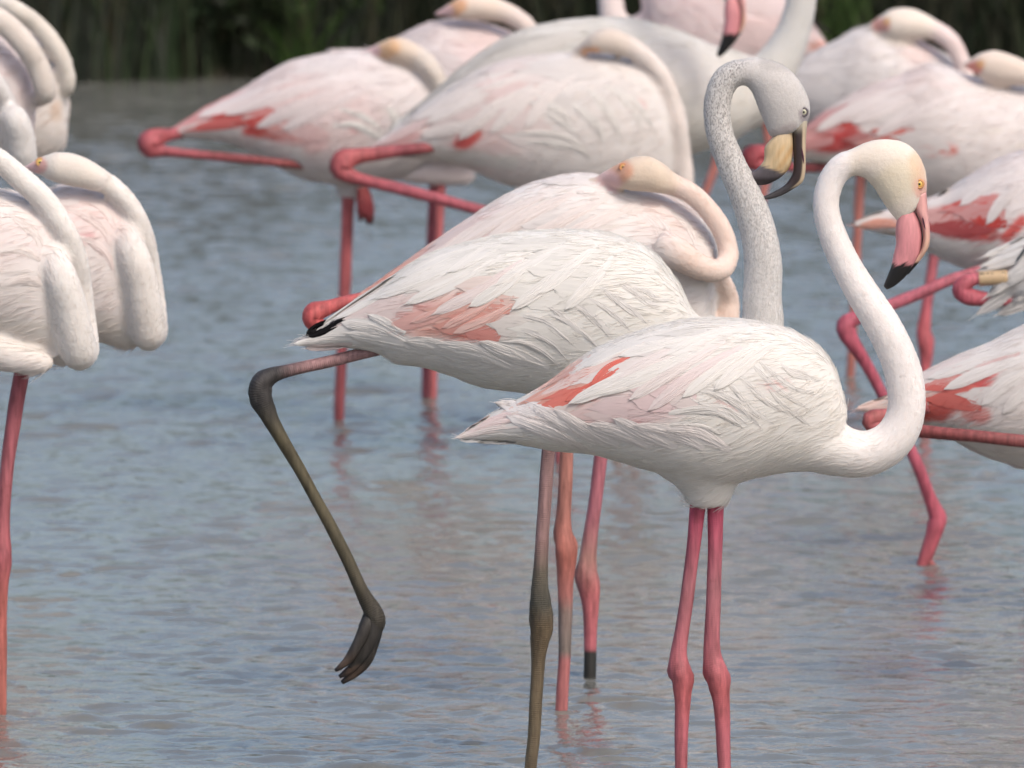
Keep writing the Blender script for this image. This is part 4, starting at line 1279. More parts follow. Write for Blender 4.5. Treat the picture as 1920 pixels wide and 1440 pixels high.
# ---- D : left back
def bird_D():
    b = Bird('flamingo asleep at the back left with red wing streaks and folded leg joint behind tail', 31.4, 640)
    b.base = (.79, .72, .71); b.neckc = (.68, .61, .50); b.headc = (.66, .55, .41)
    b.patches = [(320, 248, 440, 190, 14, 22, (.72, .30, .30), .8), (460, 200, 560, 170, 16, 50, PALEP, .6), (470, 256, 600, 256, 9, 20, PINK, .8), (560, 230, 660, 220, 30, 60, PALEP, .5),
                 (412, 224, 452, 205, 8, 9, RED, .95), (464, 252, 520, 212, 10, 11, RED, .95), (490, 250, 530, 248, 5, 10, CORAL, .6), (664, 235, 668, 235, 3, 8, PINK, .8),
                 (345, 250, 440, 245, 10, 8, WHITE, .9), (440, 262, 560, 285, 12, 10, WHITE, .9)]
    b.torso([(842, 180, 825, 290, 40), (815, 132, 770, 325, 80), (770, 110, 710, 342, 102), (710, 98, 650, 348, 112), (640, 99, 590, 340, 110), (577, 107, 535, 320, 98), (525, 124, 490, 296, 82),
             (450, 169, 435, 270, 58), (390, 199, 385, 260, 38), (340, 230, 340, 258, 20), (312, 246, 312, 256, 7)])
    b.neck([(830, 290, 26, -.05), (840, 240, 21, -.05), (838, 195, 19, -.05), (824, 155, 18, -.06), (802, 122, 20, -.06), (778, 103, 22, -.05)])
    b.head([(792, 90, 768, 124, 20, -.05), (766, 74, 748, 117, 24, -.05), (740, 69, 728, 109, 24, -.05), (716, 77, 710, 103, 17, -.04), (700, 85, 698, 99, 11, -.03), (680, 94, 681, 100, 5, -.02)])
    b.head_patches = [(722, 92, 735, 84, 8, 16, (.66, .38, .18), .7), (702, 92, 690, 96, 8, 8, PBILL, .9)]
    b.blob([(655, 330, 34), (657, 352, 24), (657, 368, 17), (657, 374, 10)])
    b.build_body(.0055); b.plumage(22, 30, 1.15); b.down(6000, .022, .0004)
    back_leg(b, [(655, 350, 13), (652, 400, 12), (644, 600, 10.5), (637, 740, 10), (635, 800, 9.5), (633, 880, 9.5)], (.52, .12, .13))
    b.leg([(380, 236, 10), (330, 251, 11, -.01), (302, 256, 15, -.03), (281, 266, 22, -.04), (284, 280, 19, -.04), (310, 284, 10, -.04), (400, 293, 8.5, -.05), (510, 304, 8, -.07), (600, 314, 8, -.04)],
          [(0, LEGP), (.2, (.47, .10, .115)), (.4, (.46, .10, .12)), (.6, (.30, .08, .085)), (1, (.27, .07, .07))], label='folded leg with bright pink joint behind the tail')
    # tucked foot hanging by the leg
    for tp in ([(676, 352, 7, -.05), (677, 380, 9, -.05), (676, 405, 6, -.05), (675, 416, 2, -.05)], [(680, 352, 8, -.04), (684, 380, 11, -.04), (688, 405, 8, -.04), (693, 422, 2.5, -.04)], [(684, 352, 7, -.03), (692, 378, 8, -.03), (697, 400, 5, -.03), (698, 420, 2, -.03)]):
        b.leg(tp, [(0, (.35, .06, .06)), (.6, (.24, .04, .05)), (1, (.05, .02, .02))], 'toe', 20, 10)
    wings(b, [[(620, 150), (520, 180), (420, 215)], [(640, 170), (560, 200), (480, 240)], [(680, 170), (600, 205), (530, 245)], [(560, 140), (470, 180), (370, 220)]], 12, (.79, .70, .69))
    ruffles(b, [[(720, 205), (740, 225), (750, 245), (755, 260)], [(640, 205), (675, 215), (705, 235), (725, 260)], [(620, 235), (660, 240), (700, 255), (730, 275)]], 8, WHITE)
    return b

# ---- E : centre back
def bird_E():
    b = Bird('flamingo asleep in the middle with a long red folded leg crossing in front', 30.6, 1000)
    b.base = (.78, .725, .70); b.neckc = (.70, .63, .54); b.headc = (.62, .54, .43)
    b.patches = [(900, 260, 950, 180, 24, 50, PALEP, .6), (980, 150, 960, 250, 10, 60, PALEP, .35), (866, 266, 890, 244, 10, 9, RED, .92), (893, 240, 897, 228, 5, 8, CORAL, .9), (828, 244, 840, 234, 5, 8, CORAL, .8), (740, 266, 800, 230, 8, 16, PALEP, .7),
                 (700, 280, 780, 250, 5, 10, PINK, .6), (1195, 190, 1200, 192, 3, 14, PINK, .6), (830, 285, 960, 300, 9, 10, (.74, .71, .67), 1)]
    b.torso([(1290, 225, 1285, 345, 30), (1268, 168, 1240, 375, 70), (1232, 127, 1170, 385, 104), (1180, 107, 1090, 380, 118), (1110, 98, 1010, 362, 120), (1030, 101, 940, 343, 112), (950, 112, 880, 317, 96),
             (889, 135, 830, 304, 78), (830, 172, 785, 299, 58), (769, 217, 745, 293, 38), (720, 256, 712, 288, 18), (690, 277, 690, 284, 6)])
    b.neck([(1270, 400, 24, -.03), (1284, 340, 18, -.04), (1280, 290, 17, -.04), (1274, 240, 16, -.05), (1264, 195, 16, -.05), (1246, 150, 17, -.05), (1218, 115, 18, -.05), (1185, 90, 20, -.05), (1160, 80, 22, -.05)], .1)
    b.head([(1192, 74, 1172, 108, 20, -.05), (1162, 56, 1148, 102, 25, -.05), (1136, 51, 1126, 100, 25, -.05), (1112, 60, 1108, 100, 19, -.05), (1090, 78, 1088, 100, 11, -.04), (1072, 92, 1072, 101, 5, -.03)])
    b.head_patches = [(1098, 94, 1115, 92, 5, 9, (.68, .36, .20), .8)]
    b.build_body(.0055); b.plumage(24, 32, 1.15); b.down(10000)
    back_leg(b, [(1060, 370, 14), (1055, 500, 11), (1050, 650, 11), (1050, 900, 10)])
    b.leg([(870, 258, 12), (805, 275, 12, -.038), (740, 284, 12, -.036), (700, 289, 13, -.034), (668, 293, 15.5, -.034), (645, 302, 22, -.034), (640, 318, 21, -.034), (655, 330, 15, -.04), (690, 340, 11.5, -.05), (780, 362, 11, -.075), (900, 394, 10.5, -.09), (1000, 420, 10, -.09)],
          [(0, LEGD), (.22, (.36, .085, .10)), (.32, (.48, .11, .115)), (.45, (.47, .10, .115)), (.6, (.46, .10, .13)), (1, (.43, .09, .12))], label='long folded red leg with knob shaped joint')
    wings(b, [[(1010, 130), (920, 165), (800, 230)], [(960, 130), (880, 165), (770, 225)], [(1000, 160), (930, 200), (860, 262)], [(1040, 150), (980, 190), (920, 250)], [(1080, 140), (1030, 180), (985, 240)], [(900, 220), (850, 240), (790, 255)]], 13, (.78, .715, .69))
    ruffles(b, [[(1005, 175), (1035, 195), (1060, 215), (1080, 240)], [(1100, 165), (1130, 190), (1155, 225), (1165, 260)], [(1130, 160), (1165, 185), (1190, 220), (1200, 250)], [(1070, 195), (1100, 215), (1120, 240), (1135, 270)],
                [(1160, 165), (1195, 190), (1215, 215), (1225, 240)], [(960, 250), (1010, 245), (1060, 255), (1100, 275)], [(1010, 200), (1045, 215), (1075, 240), (1095, 262)], [(980, 270), (1030, 268), (1080, 280), (1110, 300)]], 8, (.77, .73, .70))
    return b

# ---- F : greyish bird behind E, neck looping up out of view, bill hanging back into view
def bird_F():
    b = Bird('greyish flamingo behind the middle sleeper, pink black-tipped bill hanging over its back', 31.0, 1180)
    b.base = (.70, .665, .62); b.neckc = (.60, .59, .555); b.headc = (.70, .63, .55)
    b.patches = [(800, 190, 950, 90, 26, 30, (.55, .51, .47), .6), (870, 150, 1000, 80, 6, 12, (.45, .42, .39), .4), (1240, 120, 1300, 130, 20, 60, (.76, .71, .68), .7)]
    b.torso([(1440, 130, 1430, 215, 30), (1400, 102, 1390, 255, 70), (1340, 86, 1320, 282, 104), (1270, 56, 1240, 300, 120), (1180, 34, 1160, 305, 122), (1090, 34, 1080, 300, 116), (1010, 47, 1000, 290, 102),
             (940, 74, 930, 275, 85), (870, 120, 865, 265, 62), (810, 174, 808, 250, 40), (760, 215, 760, 245, 20), (725, 240, 725, 246, 6)])
    b.neck([(1370, 190, 66), (1410, 175, 58), (1445, 138, 46), (1472, 95, 37), (1491, 50, 32), (1502, 0, 29), (1506, -80, 27), (1490, -170, 25, -.03), (1430, -232, 23, -.08), (1355, -236, 22, -.13), (1312, -190, 21, -.17), (1300, -125, 20, -.19), (1316, -86, 20, -.20)], .2, 120)
    sx, sy = .64, .78
    tr = lambda q: (1345 + (q[0] - 1659) * sx, 107 + (q[1] - 542) * sy, 1345 + (q[2] - 1659) * sx, 107 + (q[3] - 542) * sy, q[4] * .8, -.20)
    b.head([tr(q) for q in HEAD_A])
    b.build_body(.0058); b.plumage(22, 30, 1.15); b.down(6000, .022, .0004)
    low, upp = col_adult(48, .7)
    b.bill_part([tr(q) for q in LOW_A], low, 'lower_bill')
    b.bill_part([tr(q) for q in UPP_A], upp, 'upper_bill')
    back_leg(b, [(1170, 300, 13), (1165, 400, 11), (1160, 600, 10), (1155, 880, 10)], (.35, .18, .16))
    back_leg(b, [(1200, 300, 13, .05), (1195, 400, 11, .05), (1190, 600, 10, .05), (1185, 880, 10, .05)], (.35, .18, .16))
    wings(b, [[(1080, 60), (960, 100), (830, 180)], [(1130, 70), (1020, 90), (900, 140)]], 12, (.66, .62, .58))
    return b

# ---- G : behind D
def bird_G():
    b = Bird('flamingo asleep behind the back left sleeper, head touching the top edge', 31.85, 812)
    b.base = (.78, .69, .68); b.neckc = (.72, .62, .52); b.headc = (.70, .59, .46)
    b.patches = [(900, 90, 960, 100, 20, 50, PALEP, .4)]
    b.torso([(1010, 115, 1000, 220, 40), (985, 76, 960, 270, 82), (930, 50, 900, 298, 102), (870, 38, 840, 305, 106), (815, 40, 780, 300, 98), (760, 62, 730, 285, 78), (705, 90, 685, 250, 50), (660, 91, 655, 190, 30), (613, 92, 618, 130, 8)])
    b.neck([(1005, 190, 22, -.05), (1014, 130, 18, -.06), (1008, 85, 17, -.06), (988, 50, 18, -.06), (958, 28, 20, -.05)])
    b.head([(965, 10, 940, 42, 19, -.05), (928, -6, 910, 40, 24, -.05), (892, -12, 878, 40, 24, -.05), (862, -6, 854, 36, 19, -.05), (838, 8, 838, 32, 12, -.04), (812, 24, 814, 34, 5, -.03)])
    b.head_patches = [(862, 6, 850, 14, 9, 10, (.66, .34, .17), .8), (838, 18, 820, 28, 8, 10, PBILL, .9)]
    b.blob([(690, 318, 10), (750, 320, 19), (820, 325, 23), (870, 328, 19), (895, 328, 6)])
    b.build_body(.0058); b.plumage(18, 26, 1.2); b.down(6000, .022, .0004)
    back_leg(b, [(827, 330, 11), (825, 380, 9), (815, 600, 8.5), (810, 772, 8), (808, 850, 8)], (.56, .14, .15))
    back_leg(b, [(816, 330, 11, .03), (812, 380, 9, .03), (802, 600, 8.5, .03), (797, 772, 8, .03), (795, 850, 8, .03)], (.42, .10, .13))
    return b

# ---- H : top, body cut by the frame, bill hanging in
def bird_H():
    b = Bird('pale pink flamingo facing left, cut by the top edge behind the grey necked bird', 33.0, 1330)
    b.base = (.80, .66, .655); b.neckc = (.78, .69, .64); b.headc = (.75, .66, .55)
    b.patches = [(1530, 85, 1550, 95, 8, 10, SALM, .9), (1410, 60, 1470, 70, 20, 40, PALEP, .5)]
    b.torso([(1200, -20, 1210, 60, 30), (1225, -60, 1235, 120, 72), (1290, -92, 1290, 150, 98), (1370, -90, 1370, 160, 100), (1440, -52, 1430, 150, 84), (1490, 0, 1480, 130, 60), (1528, 48, 1518, 112, 30), (1556, 90, 1552, 100, 6)])
    b.neck([(1250, 50, 50), (1195, 66, 38), (1158, 50, 28), (1146, 10, 24), (1146, -80, 23), (1160, -165, 22), (1160, -215, 21), (1135, -240, 20), (1112, -238, 20)], .2)
    k = .76
    tr = lambda q: (1112 - (q[0] - 1602) * k, -238 + (q[1] - 302) * k, 1112 - (q[2] - 1602) * k, -238 + (q[3] - 302) * k, q[4] * k)
    b.head([tr(q) for q in HEAD_A])
    b.build_body(.006); b.plumage(18, 26, 1.2); b.down(6000, .022, .0004)
    low, upp = col_adult(-238 + (494 - 302) * .76, .7)
    b.bill_part([tr(q) for q in LOW_A], low, 'lower_bill')
    b.bill_part([tr(q) for q in UPP_A], upp, 'upper_bill')
    b.feather([(1480, 0), (1520, 34), (1556, 62)], 5, (.03, .025, .025), .004, 'primary_feather')
    back_leg(b, [(1350, 130, 12), (1347, 260, 9), (1342, 307, 8.5), (1322, 362, 8.5), (1300, 430, 8.5), (1298, 640, 8), (1297, 720, 8)], (.56, .20, .17))
    back_leg(b, [(1420, 130, 11, .06), (1442, 270, 8.5, .06), (1440, 320, 8, .06), (1425, 420, 8, .06), (1425, 720, 8, .06)], (.56, .20, .17))
    return b

def bird_I():
    b = Bird('flamingo asleep at the upper right, farther back of the two heads', 32.3, 1602)
    b.base = (.76, .71, .70); b.neckc = (.74, .62, .55); b.headc = (.74, .66, .54)
    b.patches = [(1720, 95, 1740, 92, 12, 26, PALEP, .5), (1500, 150, 1560, 130, 20, 40, (.72, .67, .66), .5)]
    b.torso([(1815, 160, 1800, 230, 35), (1795, 120, 1770, 288, 78), (1745, 86, 1720, 308, 98), (1690, 60, 1660, 308, 103), (1625, 50, 1600, 293, 94), (1570, 74, 1555, 262, 74), (1510, 106, 1505, 224, 50), (1460, 150, 1465, 195, 25), (1430, 180, 1432, 188, 6)])
    b.neck([(1800, 230, 24, -.05), (1812, 180, 18, -.06), (1810, 140, 17, -.06), (1800, 108, 17, -.06), (1783, 78, 18, -.06), (1755, 57, 19, -.05)])
    b.head([(1758, 38, 1740, 74, 19, -.05), (1725, 20, 1712, 74, 25, -.05), (1695, 13, 1684, 76, 26, -.05), (1668, 18, 1662, 68, 20, -.05), (1645, 32, 1646, 58, 12, -.04), (1622, 47, 1624, 55, 5, -.03)])
    b.head_patches = [(1655, 43, 1646, 44, 8, 9, (.66, .28, .24), .85), (1660, 38, 1662, 34, 3, 5, (.68, .40, .16), .8)]
    b.build_body(.006); b.plumage(18, 26, 1.2); b.down(6000, .022, .0004)
    back_leg(b, [(1622, 290, 12), (1613, 340, 9), (1605, 500, 8.5), (1598, 640, 8.5), (1595, 690, 8), (1593, 760, 8)], (.50, .17, .14))
    return b

def bird_J():
    b = Bird('flamingo asleep at the upper right with red wing patch, nearer of the two heads', 31.1, 1735)
    b.base = (.78, .715, .70); b.neckc = (.74, .62, .54); b.headc = (.70, .60, .48)
    b.patches = [(1470, 275, 1570, 232, 22, 20, (.72, .34, .34), .85), (1640, 180, 1720, 150, 10, 50, PALEP, .3), (1590, 226, 1612, 212, 8, 9, RED, .92), (1540, 274, 1598, 252, 12, 14, (.58, .06, .06), .92), (1590, 265, 1640, 270, 7, 12, DRED, .7),
                 (1684, 254, 1702, 242, 6, 8, RED, .92), (1660, 258, 1690, 262, 5, 9, CORAL, .7), (1755, 268, 1785, 274, 5, 8, CORAL, .9), (1510, 292, 1590, 300, 9, 8, WHITE, .9)]
    b.torso([(1960, 200, 1950, 300, 40), (1945, 168, 1910, 370, 90), (1890, 158, 1850, 385, 114), (1820, 142, 1780, 380, 118), (1752, 120, 1715, 365, 110), (1690, 140, 1660, 350, 94), (1625, 163, 1605, 325, 75), (1565, 196, 1555, 308, 52),
             (1510, 238, 1505, 298, 30), (1470, 266, 1468, 290, 13), (1445, 278, 1445, 284, 5)])
    b.neck([(1985, 250, 24, -.04), (1992, 215, 18, -.05), (1978, 178, 18, -.05), (1950, 148, 19, -.05), (1925, 137, 20, -.05)])
    b.head([(1938, 120, 1918, 162, 20, -.05), (1902, 104, 1888, 160, 26, -.05), (1868, 94, 1860, 155, 26, -.05), (1840, 98, 1838, 146, 21, -.05), (1820, 108, 1822, 134, 13, -.04), (1800, 120, 1802, 128, 5, -.03)])
    b.head_patches = [(1828, 122, 1822, 126, 8, 9, (.66, .20, .16), .85), (1835, 116, 1838, 114, 4, 6, (.70, .38, .16), .8)]
    b.build_body(.0058); b.plumage(22, 30, 1.15); b.down(6000, .022, .0004)
    b.leg([(1775, 370, 14), (1762, 440, 11), (1752, 480, 10.5), (1744, 530, 10), (1737, 580, 10), (1732, 618, 13.5), (1735, 640, 16), (1737, 660, 14), (1735, 695, 10), (1733, 760, 9.5), (1732, 880, 9.5)],
          [(0, (.48, .14, .15)), (.35, (.52, .12, .16)), (.48, (.55, .11, .13)), (1, (.50, .12, .15))], label='standing leg with red knee')
    b.leg([(1560, 285, 12), (1480, 284, 10), (1440, 284, 12), (1415, 288, 18), (1408, 298, 19), (1420, 308, 14), (1460, 312, 9), (1560, 315, 8.5)], [(0, LEGP), (.4, (.62, .11, .14)), (1, LEGD)], label='folded leg with red joint')
    wings(b, [[(1700, 165), (1610, 200), (1530, 245)], [(1740, 160), (1670, 195), (1600, 232)], [(1780, 180), (1710, 215), (1640, 255)]], 12, (.78, .71, .70))
    return b

def bird_K():
    b = Bird('walking flamingo at the right with red wing patches, one pink leg lifted forward', 28.8, 1938)
    b.base = (.77, .70, .69); b.neckc = (.76, .70, .62)
    b.patches = [(1735, 400, 1800, 395, 18, 20, (.72, .36, .34), .85), (1720, 375, 1780, 362, 6, 12, PINKW, .8), (1612, 424, 1642, 414, 6, 7, SALM, .9), (1660, 435, 1690, 440, 4, 6, (.35, .28, .20), .7),
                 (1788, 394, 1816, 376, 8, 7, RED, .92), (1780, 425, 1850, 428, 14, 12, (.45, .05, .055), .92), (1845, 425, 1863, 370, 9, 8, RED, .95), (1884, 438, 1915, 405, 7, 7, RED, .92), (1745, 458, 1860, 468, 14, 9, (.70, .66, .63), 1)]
    b.torso([(2060, 340, 2040, 430, 40), (2030, 302, 1990, 490, 90), (1975, 282, 1935, 515, 110), (1920, 282, 1880, 518, 110), (1867, 300, 1830, 508, 96), (1820, 327, 1785, 494, 77), (1775, 356, 1745, 474, 57), (1725, 376, 1710, 454, 38),
             (1670, 392, 1665, 440, 22), (1630, 404, 1628, 432, 12), (1602, 418, 1603, 425, 5)])
    b.neck([(2000, 410, 60), (2060, 430, 46), (2100, 410, 38), (2110, 360, 34), (2095, 280, 31), (2080, 190, 28), (2085, 120, 26), (2110, 90, 25)])
    k = .87
    tr = lambda q: tuple([2110 + (q[0] - 1602) * k, 90 + (q[1] - 302) * k, 2110 + (q[2] - 1602) * k, 90 + (q[3] - 302) * k, q[4] * k])
    b.head([tr(q) for q in HEAD_A])
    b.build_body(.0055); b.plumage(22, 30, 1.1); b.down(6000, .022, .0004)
    low, upp = col_adult(90 + (494 - 302) * k, k)
    b.bill_part([tr(q) for q in LOW_A], low, 'lower_bill'); b.bill_part([tr(q) for q in UPP_A], upp, 'upper_bill')
    back_leg(b, [(1925, 500, 14), (1936, 560, 11), (1938, 800, 10), (1938, 1110, 9.5)])
    b.leg([(1870, 500, 14, -.06), (1820, 514, 12, -.07), (1780, 526, 11, -.08), (1720, 552, 11, -.09), (1650, 580, 11.5, -.10), (1605, 597, 14, -.10), (1586, 608, 18, -.10), (1588, 625, 18, -.10), (1600, 645, 14.5, -.10),
           (1625, 684, 11, -.09), (1670, 770, 10.5, -.07), (1715, 860, 11, -.05), (1742, 930, 12, -.03), (1756, 966, 17, -.02), (1756, 984, 18, -.02), (1748, 1010, 15, -.02), (1737, 1040, 13, -.02), (1726, 1066, 10, -.02)],
          [(0, (.45, .12, .15)), (.3, (.54, .12, .17)), (.42, (.50, .09, .14)), (.7, (.56, .12, .18)), (.88, (.58, .11, .16)), (1, (.45, .10, .12))], n=120, label='lifted pink leg, its foot dipping into the water')
    # toe tip breaking the surface
    b.leg([(1740, 1052, 8, -.02), (1752, 1064, 7, -.02), (1762, 1068, 6.5, -.02), (1768, 1082, 5, -.02)], [(0, LEGD), (1, (.3, .09, .07))], 'toe', 16, 10)
    wings(b, [[(1900, 320), (1850, 345), (1800, 385)], [(1930, 340), (1885, 370), (1850, 420)], [(1860, 330), (1800, 355), (1735, 385)]], 11, (.77, .71, .70))
    wings(b, [[(1700, 405), (1650, 405), (1602, 422)], ], 8, (.78, .70, .67), .003, 'tail_feather')
    wings(b, [[(1700, 425), (1655, 422), (1608, 428)], [(1680, 418), (1650, 413), (1612, 423)]], 6, (.76, .42, .34), .004, 'tail_feather')
    return b

def bird_L():
    b = Bird('flamingo at the right edge with a lettered tan ring on its folded leg', 27.9, 2040)
    b.base = (.74, .71, .69)
    b.torso([(2220, 420, 2200, 580, 60), (2170, 350, 2140, 640, 115), (2080, 350, 2060, 645, 118), (2000, 385, 1990, 615, 88), (1940, 430, 1935, 580, 50), (1890, 462, 1890, 548, 28), (1842, 495, 1846, 520, 8)])
    b.neck([(2180, 500, 70), (2260, 540, 48), (2300, 500, 38), (2290, 420, 34), (2250, 330, 30), (2240, 260, 26), (2265, 220, 25)])
    b.head([(2255, 200, 2260, 245, 24), (2290, 190, 2285, 255, 30), (2320, 205, 2300, 280, 30), (2340, 240, 2312, 300, 24), (2345, 290, 2320, 320, 14), (2330, 340, 2318, 345, 4)])
    b.build_body(.0065); b.plumage(18, 26, 1.15); b.down(6000, .022, .0004)
    W1 = (.76, .73, .71)
    wings(b, [[(1960, 470), (1910, 508), (1862, 552)], [(1990, 500), (1920, 530), (1830, 591)], [(2000, 520), (1930, 545), (1850, 580)], [(1990, 480), (1910, 515), (1850, 556)], [(2000, 540), (1940, 560), (1870, 590)]], 12, W1, .085, 'undertail_feather')
    wings(b, [[(1980, 430), (1910, 455), (1842, 482)], [(1970, 460), (1900, 475), (1836, 500)], [(1960, 480), (1890, 492), (1832, 508)]], 8, W1, .05, 'tail_feather')
    wings(b, [[(1950, 430), (1925, 462), (1904, 492)]], 2.5, (.06, .07, .08), .056, 'primary_feather')
    lg = b.leg([(1950, 515, 11, -.02), (1890, 520, 11, -.032), (1838, 522, 11, -.032), (1812, 530, 15, -.032), (1802, 544, 17, -.032), (1815, 556, 17, -.032), (1840, 560, 14, -.03), (1890, 566, 9, -.03), (1960, 572, 8.5, -.03)],
          [(0, LEGP), (.3, (.60, .16, .19)), (.5, (.50, .09, .13)), (1, LEGD)], label='folded leg wearing a tan ring')
    # the lettered ring
    G, C, R = b.tube_grid([(1836, 523, 14, -.032), (1862, 521.5, 14, -.032), (1889, 520, 14, -.032)], 6, 28)
    G2, _, _ = b.tube_grid([(1889, 520, 11.8, -.032), (1862, 521.5, 11.8, -.032), (1836, 523, 11.8, -.032)], 6, 28)
    GG = np.concatenate([G, G2, G[:1]], 0)
    mesh_obj('leg_ring', GG.reshape(-1, 3), grid_faces(13, 28), M_RING, lg)
    tx = bpy.data.curves.new('ring_text', 'FONT'); tx.body = 'PM C:'; tx.size = .0145; tx.extrude = .0002; tx.space_character = 1.35
    tx.materials.append(M_INK)
    tmp = bpy.data.objects.new('tmp_text', tx); COL.objects.link(tmp)
    tme = bpy.data.meshes.new_from_object(tmp.evaluated_get(bpy.context.evaluated_depsgraph_get()))
    bpy.data.objects.remove(tmp, do_unlink=True)
    to = bpy.data.objects.new('ring_letters', tme); COL.objects.link(to)
    p = PX(1837, 523.5, b.d - .032 - 13.9 * b.m)
    to.parent = lg
    to.location = Vector(p) - b.root.location
    to.rotation_euler = (math.pi / 2 - .35, -.03, 0)
    back_leg(b, [(2060, 640, 14), (2055, 700, 11), (2045, 900, 10), (2040, 1240, 10)], LEGP)
    return b

def bird_M():
    b = Bird('flamingo at the lower right edge with coral red wing patch and dark folded leg', 26.8, 1960)
    b.base = (.77, .72, .70)
    b.patches = [(1730, 705, 1800, 680, 8, 20, PINKW, .8), (1750, 772, 1796, 726, 17, 14, (.66, .13, .11), .92), (1790, 735, 1830, 705, 7, 10, CORAL, .8), (1816, 738, 1852, 690, 11, 11, (.62, .10, .10), .9), (1815, 765, 1840, 770, 9, 14, (.66, .22, .20), .8),
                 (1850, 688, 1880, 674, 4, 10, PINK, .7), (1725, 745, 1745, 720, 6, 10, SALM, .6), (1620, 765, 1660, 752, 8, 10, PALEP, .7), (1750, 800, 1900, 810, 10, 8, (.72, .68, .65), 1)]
    b.torso([(2080, 650, 2060, 790, 50), (2040, 592, 2000, 865, 108), (1980, 588, 1940, 880, 128), (1915, 612, 1885, 868, 123), (1860, 640, 1835, 850, 106), (1810, 660, 1790, 826, 84), (1760, 683, 1745, 802, 60), (1710, 709, 1700, 788, 38), (1662, 742, 1657, 780, 18), (1608, 763, 1609, 770, 6)])
    b.neck([(2050, 720, 60), (2110, 760, 46), (2150, 740, 38), (2160, 680, 34), (2130, 600, 30), (2110, 520, 27), (2125, 470, 25)])
    b.head([(2115, 445, 2120, 495, 24), (2150, 440, 2145, 505, 32), (2185, 455, 2165, 530, 33), (2205, 490, 2178, 550, 26), (2208, 540, 2185, 570, 16), (2195, 600, 2184, 606, 4)])
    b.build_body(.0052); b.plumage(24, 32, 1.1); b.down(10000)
    b.leg([(1740, 760, 14, -.05), (1690, 776, 12, -.05), (1655, 780, 14, -.05), (1632, 786, 18, -.05), (1640, 798, 16, -.05), (1670, 802, 12, -.06), (1740, 810, 12, -.10), (1850, 820, 12, -.13), (1960, 832, 12, -.13)],
          [(0, LEGD), (.2, (.45, .12, .12)), (.35, (.42, .10, .12)), (.5, (.30, .08, .08)), (1, (.22, .07, .07))], label='dark folded leg lying under the wing')
    back_leg(b, [(1985, 860, 14), (1980, 950, 12), (1970, 1150, 13), (1965, 1300, 11), (1965, 1400, 11)], LEGP)
    wings(b, [[(1930, 650), (1850, 670), (1740, 710)], [(1940, 665), (1860, 690), (1770, 730)], [(1950, 690), (1890, 715), (1840, 760)], [(1980, 700), (1930, 730), (1880, 775)]], 12, (.77, .73, .71))
    wings(b, [[(1720, 735), (1665, 750), (1606, 766)], [(1720, 755), (1670, 765), (1618, 770)]], 8, (.79, .62, .57), .003, 'tail_feather')
    wings(b, [[(1730, 775), (1680, 780), (1628, 774)]], 4, (.03, .025, .04), .010, 'primary_feather')
    return b

# ---- left group
def bird_N():
    b = Bird('flamingo at the left edge with folded thick neck, standing on one long pink leg', 26.45, 5)
    b.base = (.81, .745, .72); b.neckc = (.75, .71, .625); b.headc = (.74, .68, .56)
    b.patches = [(0, 450, 60, 430, 20, 50, (.81, .69, .67), .5), (0, 620, 100, 640, 20, 40, (.77, .72, .66), .5)]
    b.torso([(150, 520, 142, 660, 30), (130, 445, 118, 688, 66), (95, 393, 66, 664, 100), (40, 363, 0, 645, 118), (-40, 352, -80, 640, 126), (-120, 372, -150, 630, 116), (-220, 430, -230, 610, 80), (-330, 540, -330, 580, 18)])
    b.neck([(78, 450, 22, -.035), (112, 515, 31, -.068), (131, 580, 34, -.062), (142, 635, 36, -.05), (149, 662, 36.5, -.035), (153, 650, 34, -.01), (152, 600, 29, .0), (150, 540, 24, -.01), (143, 485, 22, -.03), (120, 430, 22, -.05),
            (85, 378, 23, -.05), (40, 336, 23, -.05), (0, 302, 22, -.05), (-35, 285, 24, -.06)], .13, 140)
    b.head([(-20, 262, -30, 310, 24, -.06), (-50, 256, -55, 312, 30, -.06), (-85, 265, -85, 315, 28, -.06), (-115, 285, -112, 320, 20, -.05), (-145, 320, -142, 334, 8, -.03)])
    b.blob([(-20, 655, 34, -.05), (40, 674, 28, -.05), (78, 680, 22, -.05), (102, 681, 8, -.05)])
    b.build_body(.0048); b.plumage(22, 34, 1.1); b.down(6000, .022, .0004)
    b.leg([(50, 655, 18), (42, 692, 15.5), (27, 780, 14), (13, 880, 13), (6, 970, 13), (3, 1010, 16), (3, 1045, 19.5), (3, 1070, 17), (2, 1110, 13), (1, 1200, 12), (0, 1345, 12), (-1, 1440, 12)],
          [(0, (.42, .10, .13)), (.3, (.40, .11, .13)), (.5, (.48, .12, .14)), (.6, (.50, .13, .11)), (1, (.46, .15, .11))], label='long pink standing leg')
    ruffles(b, [[(20, 400), (50, 420), (75, 450), (85, 480)], [(-10, 470), (30, 465), (65, 480), (90, 505)], [(0, 530), (40, 520), (75, 530), (100, 550)]], 9, (.80, .73, .70), 'shoulder_feather')
    return b

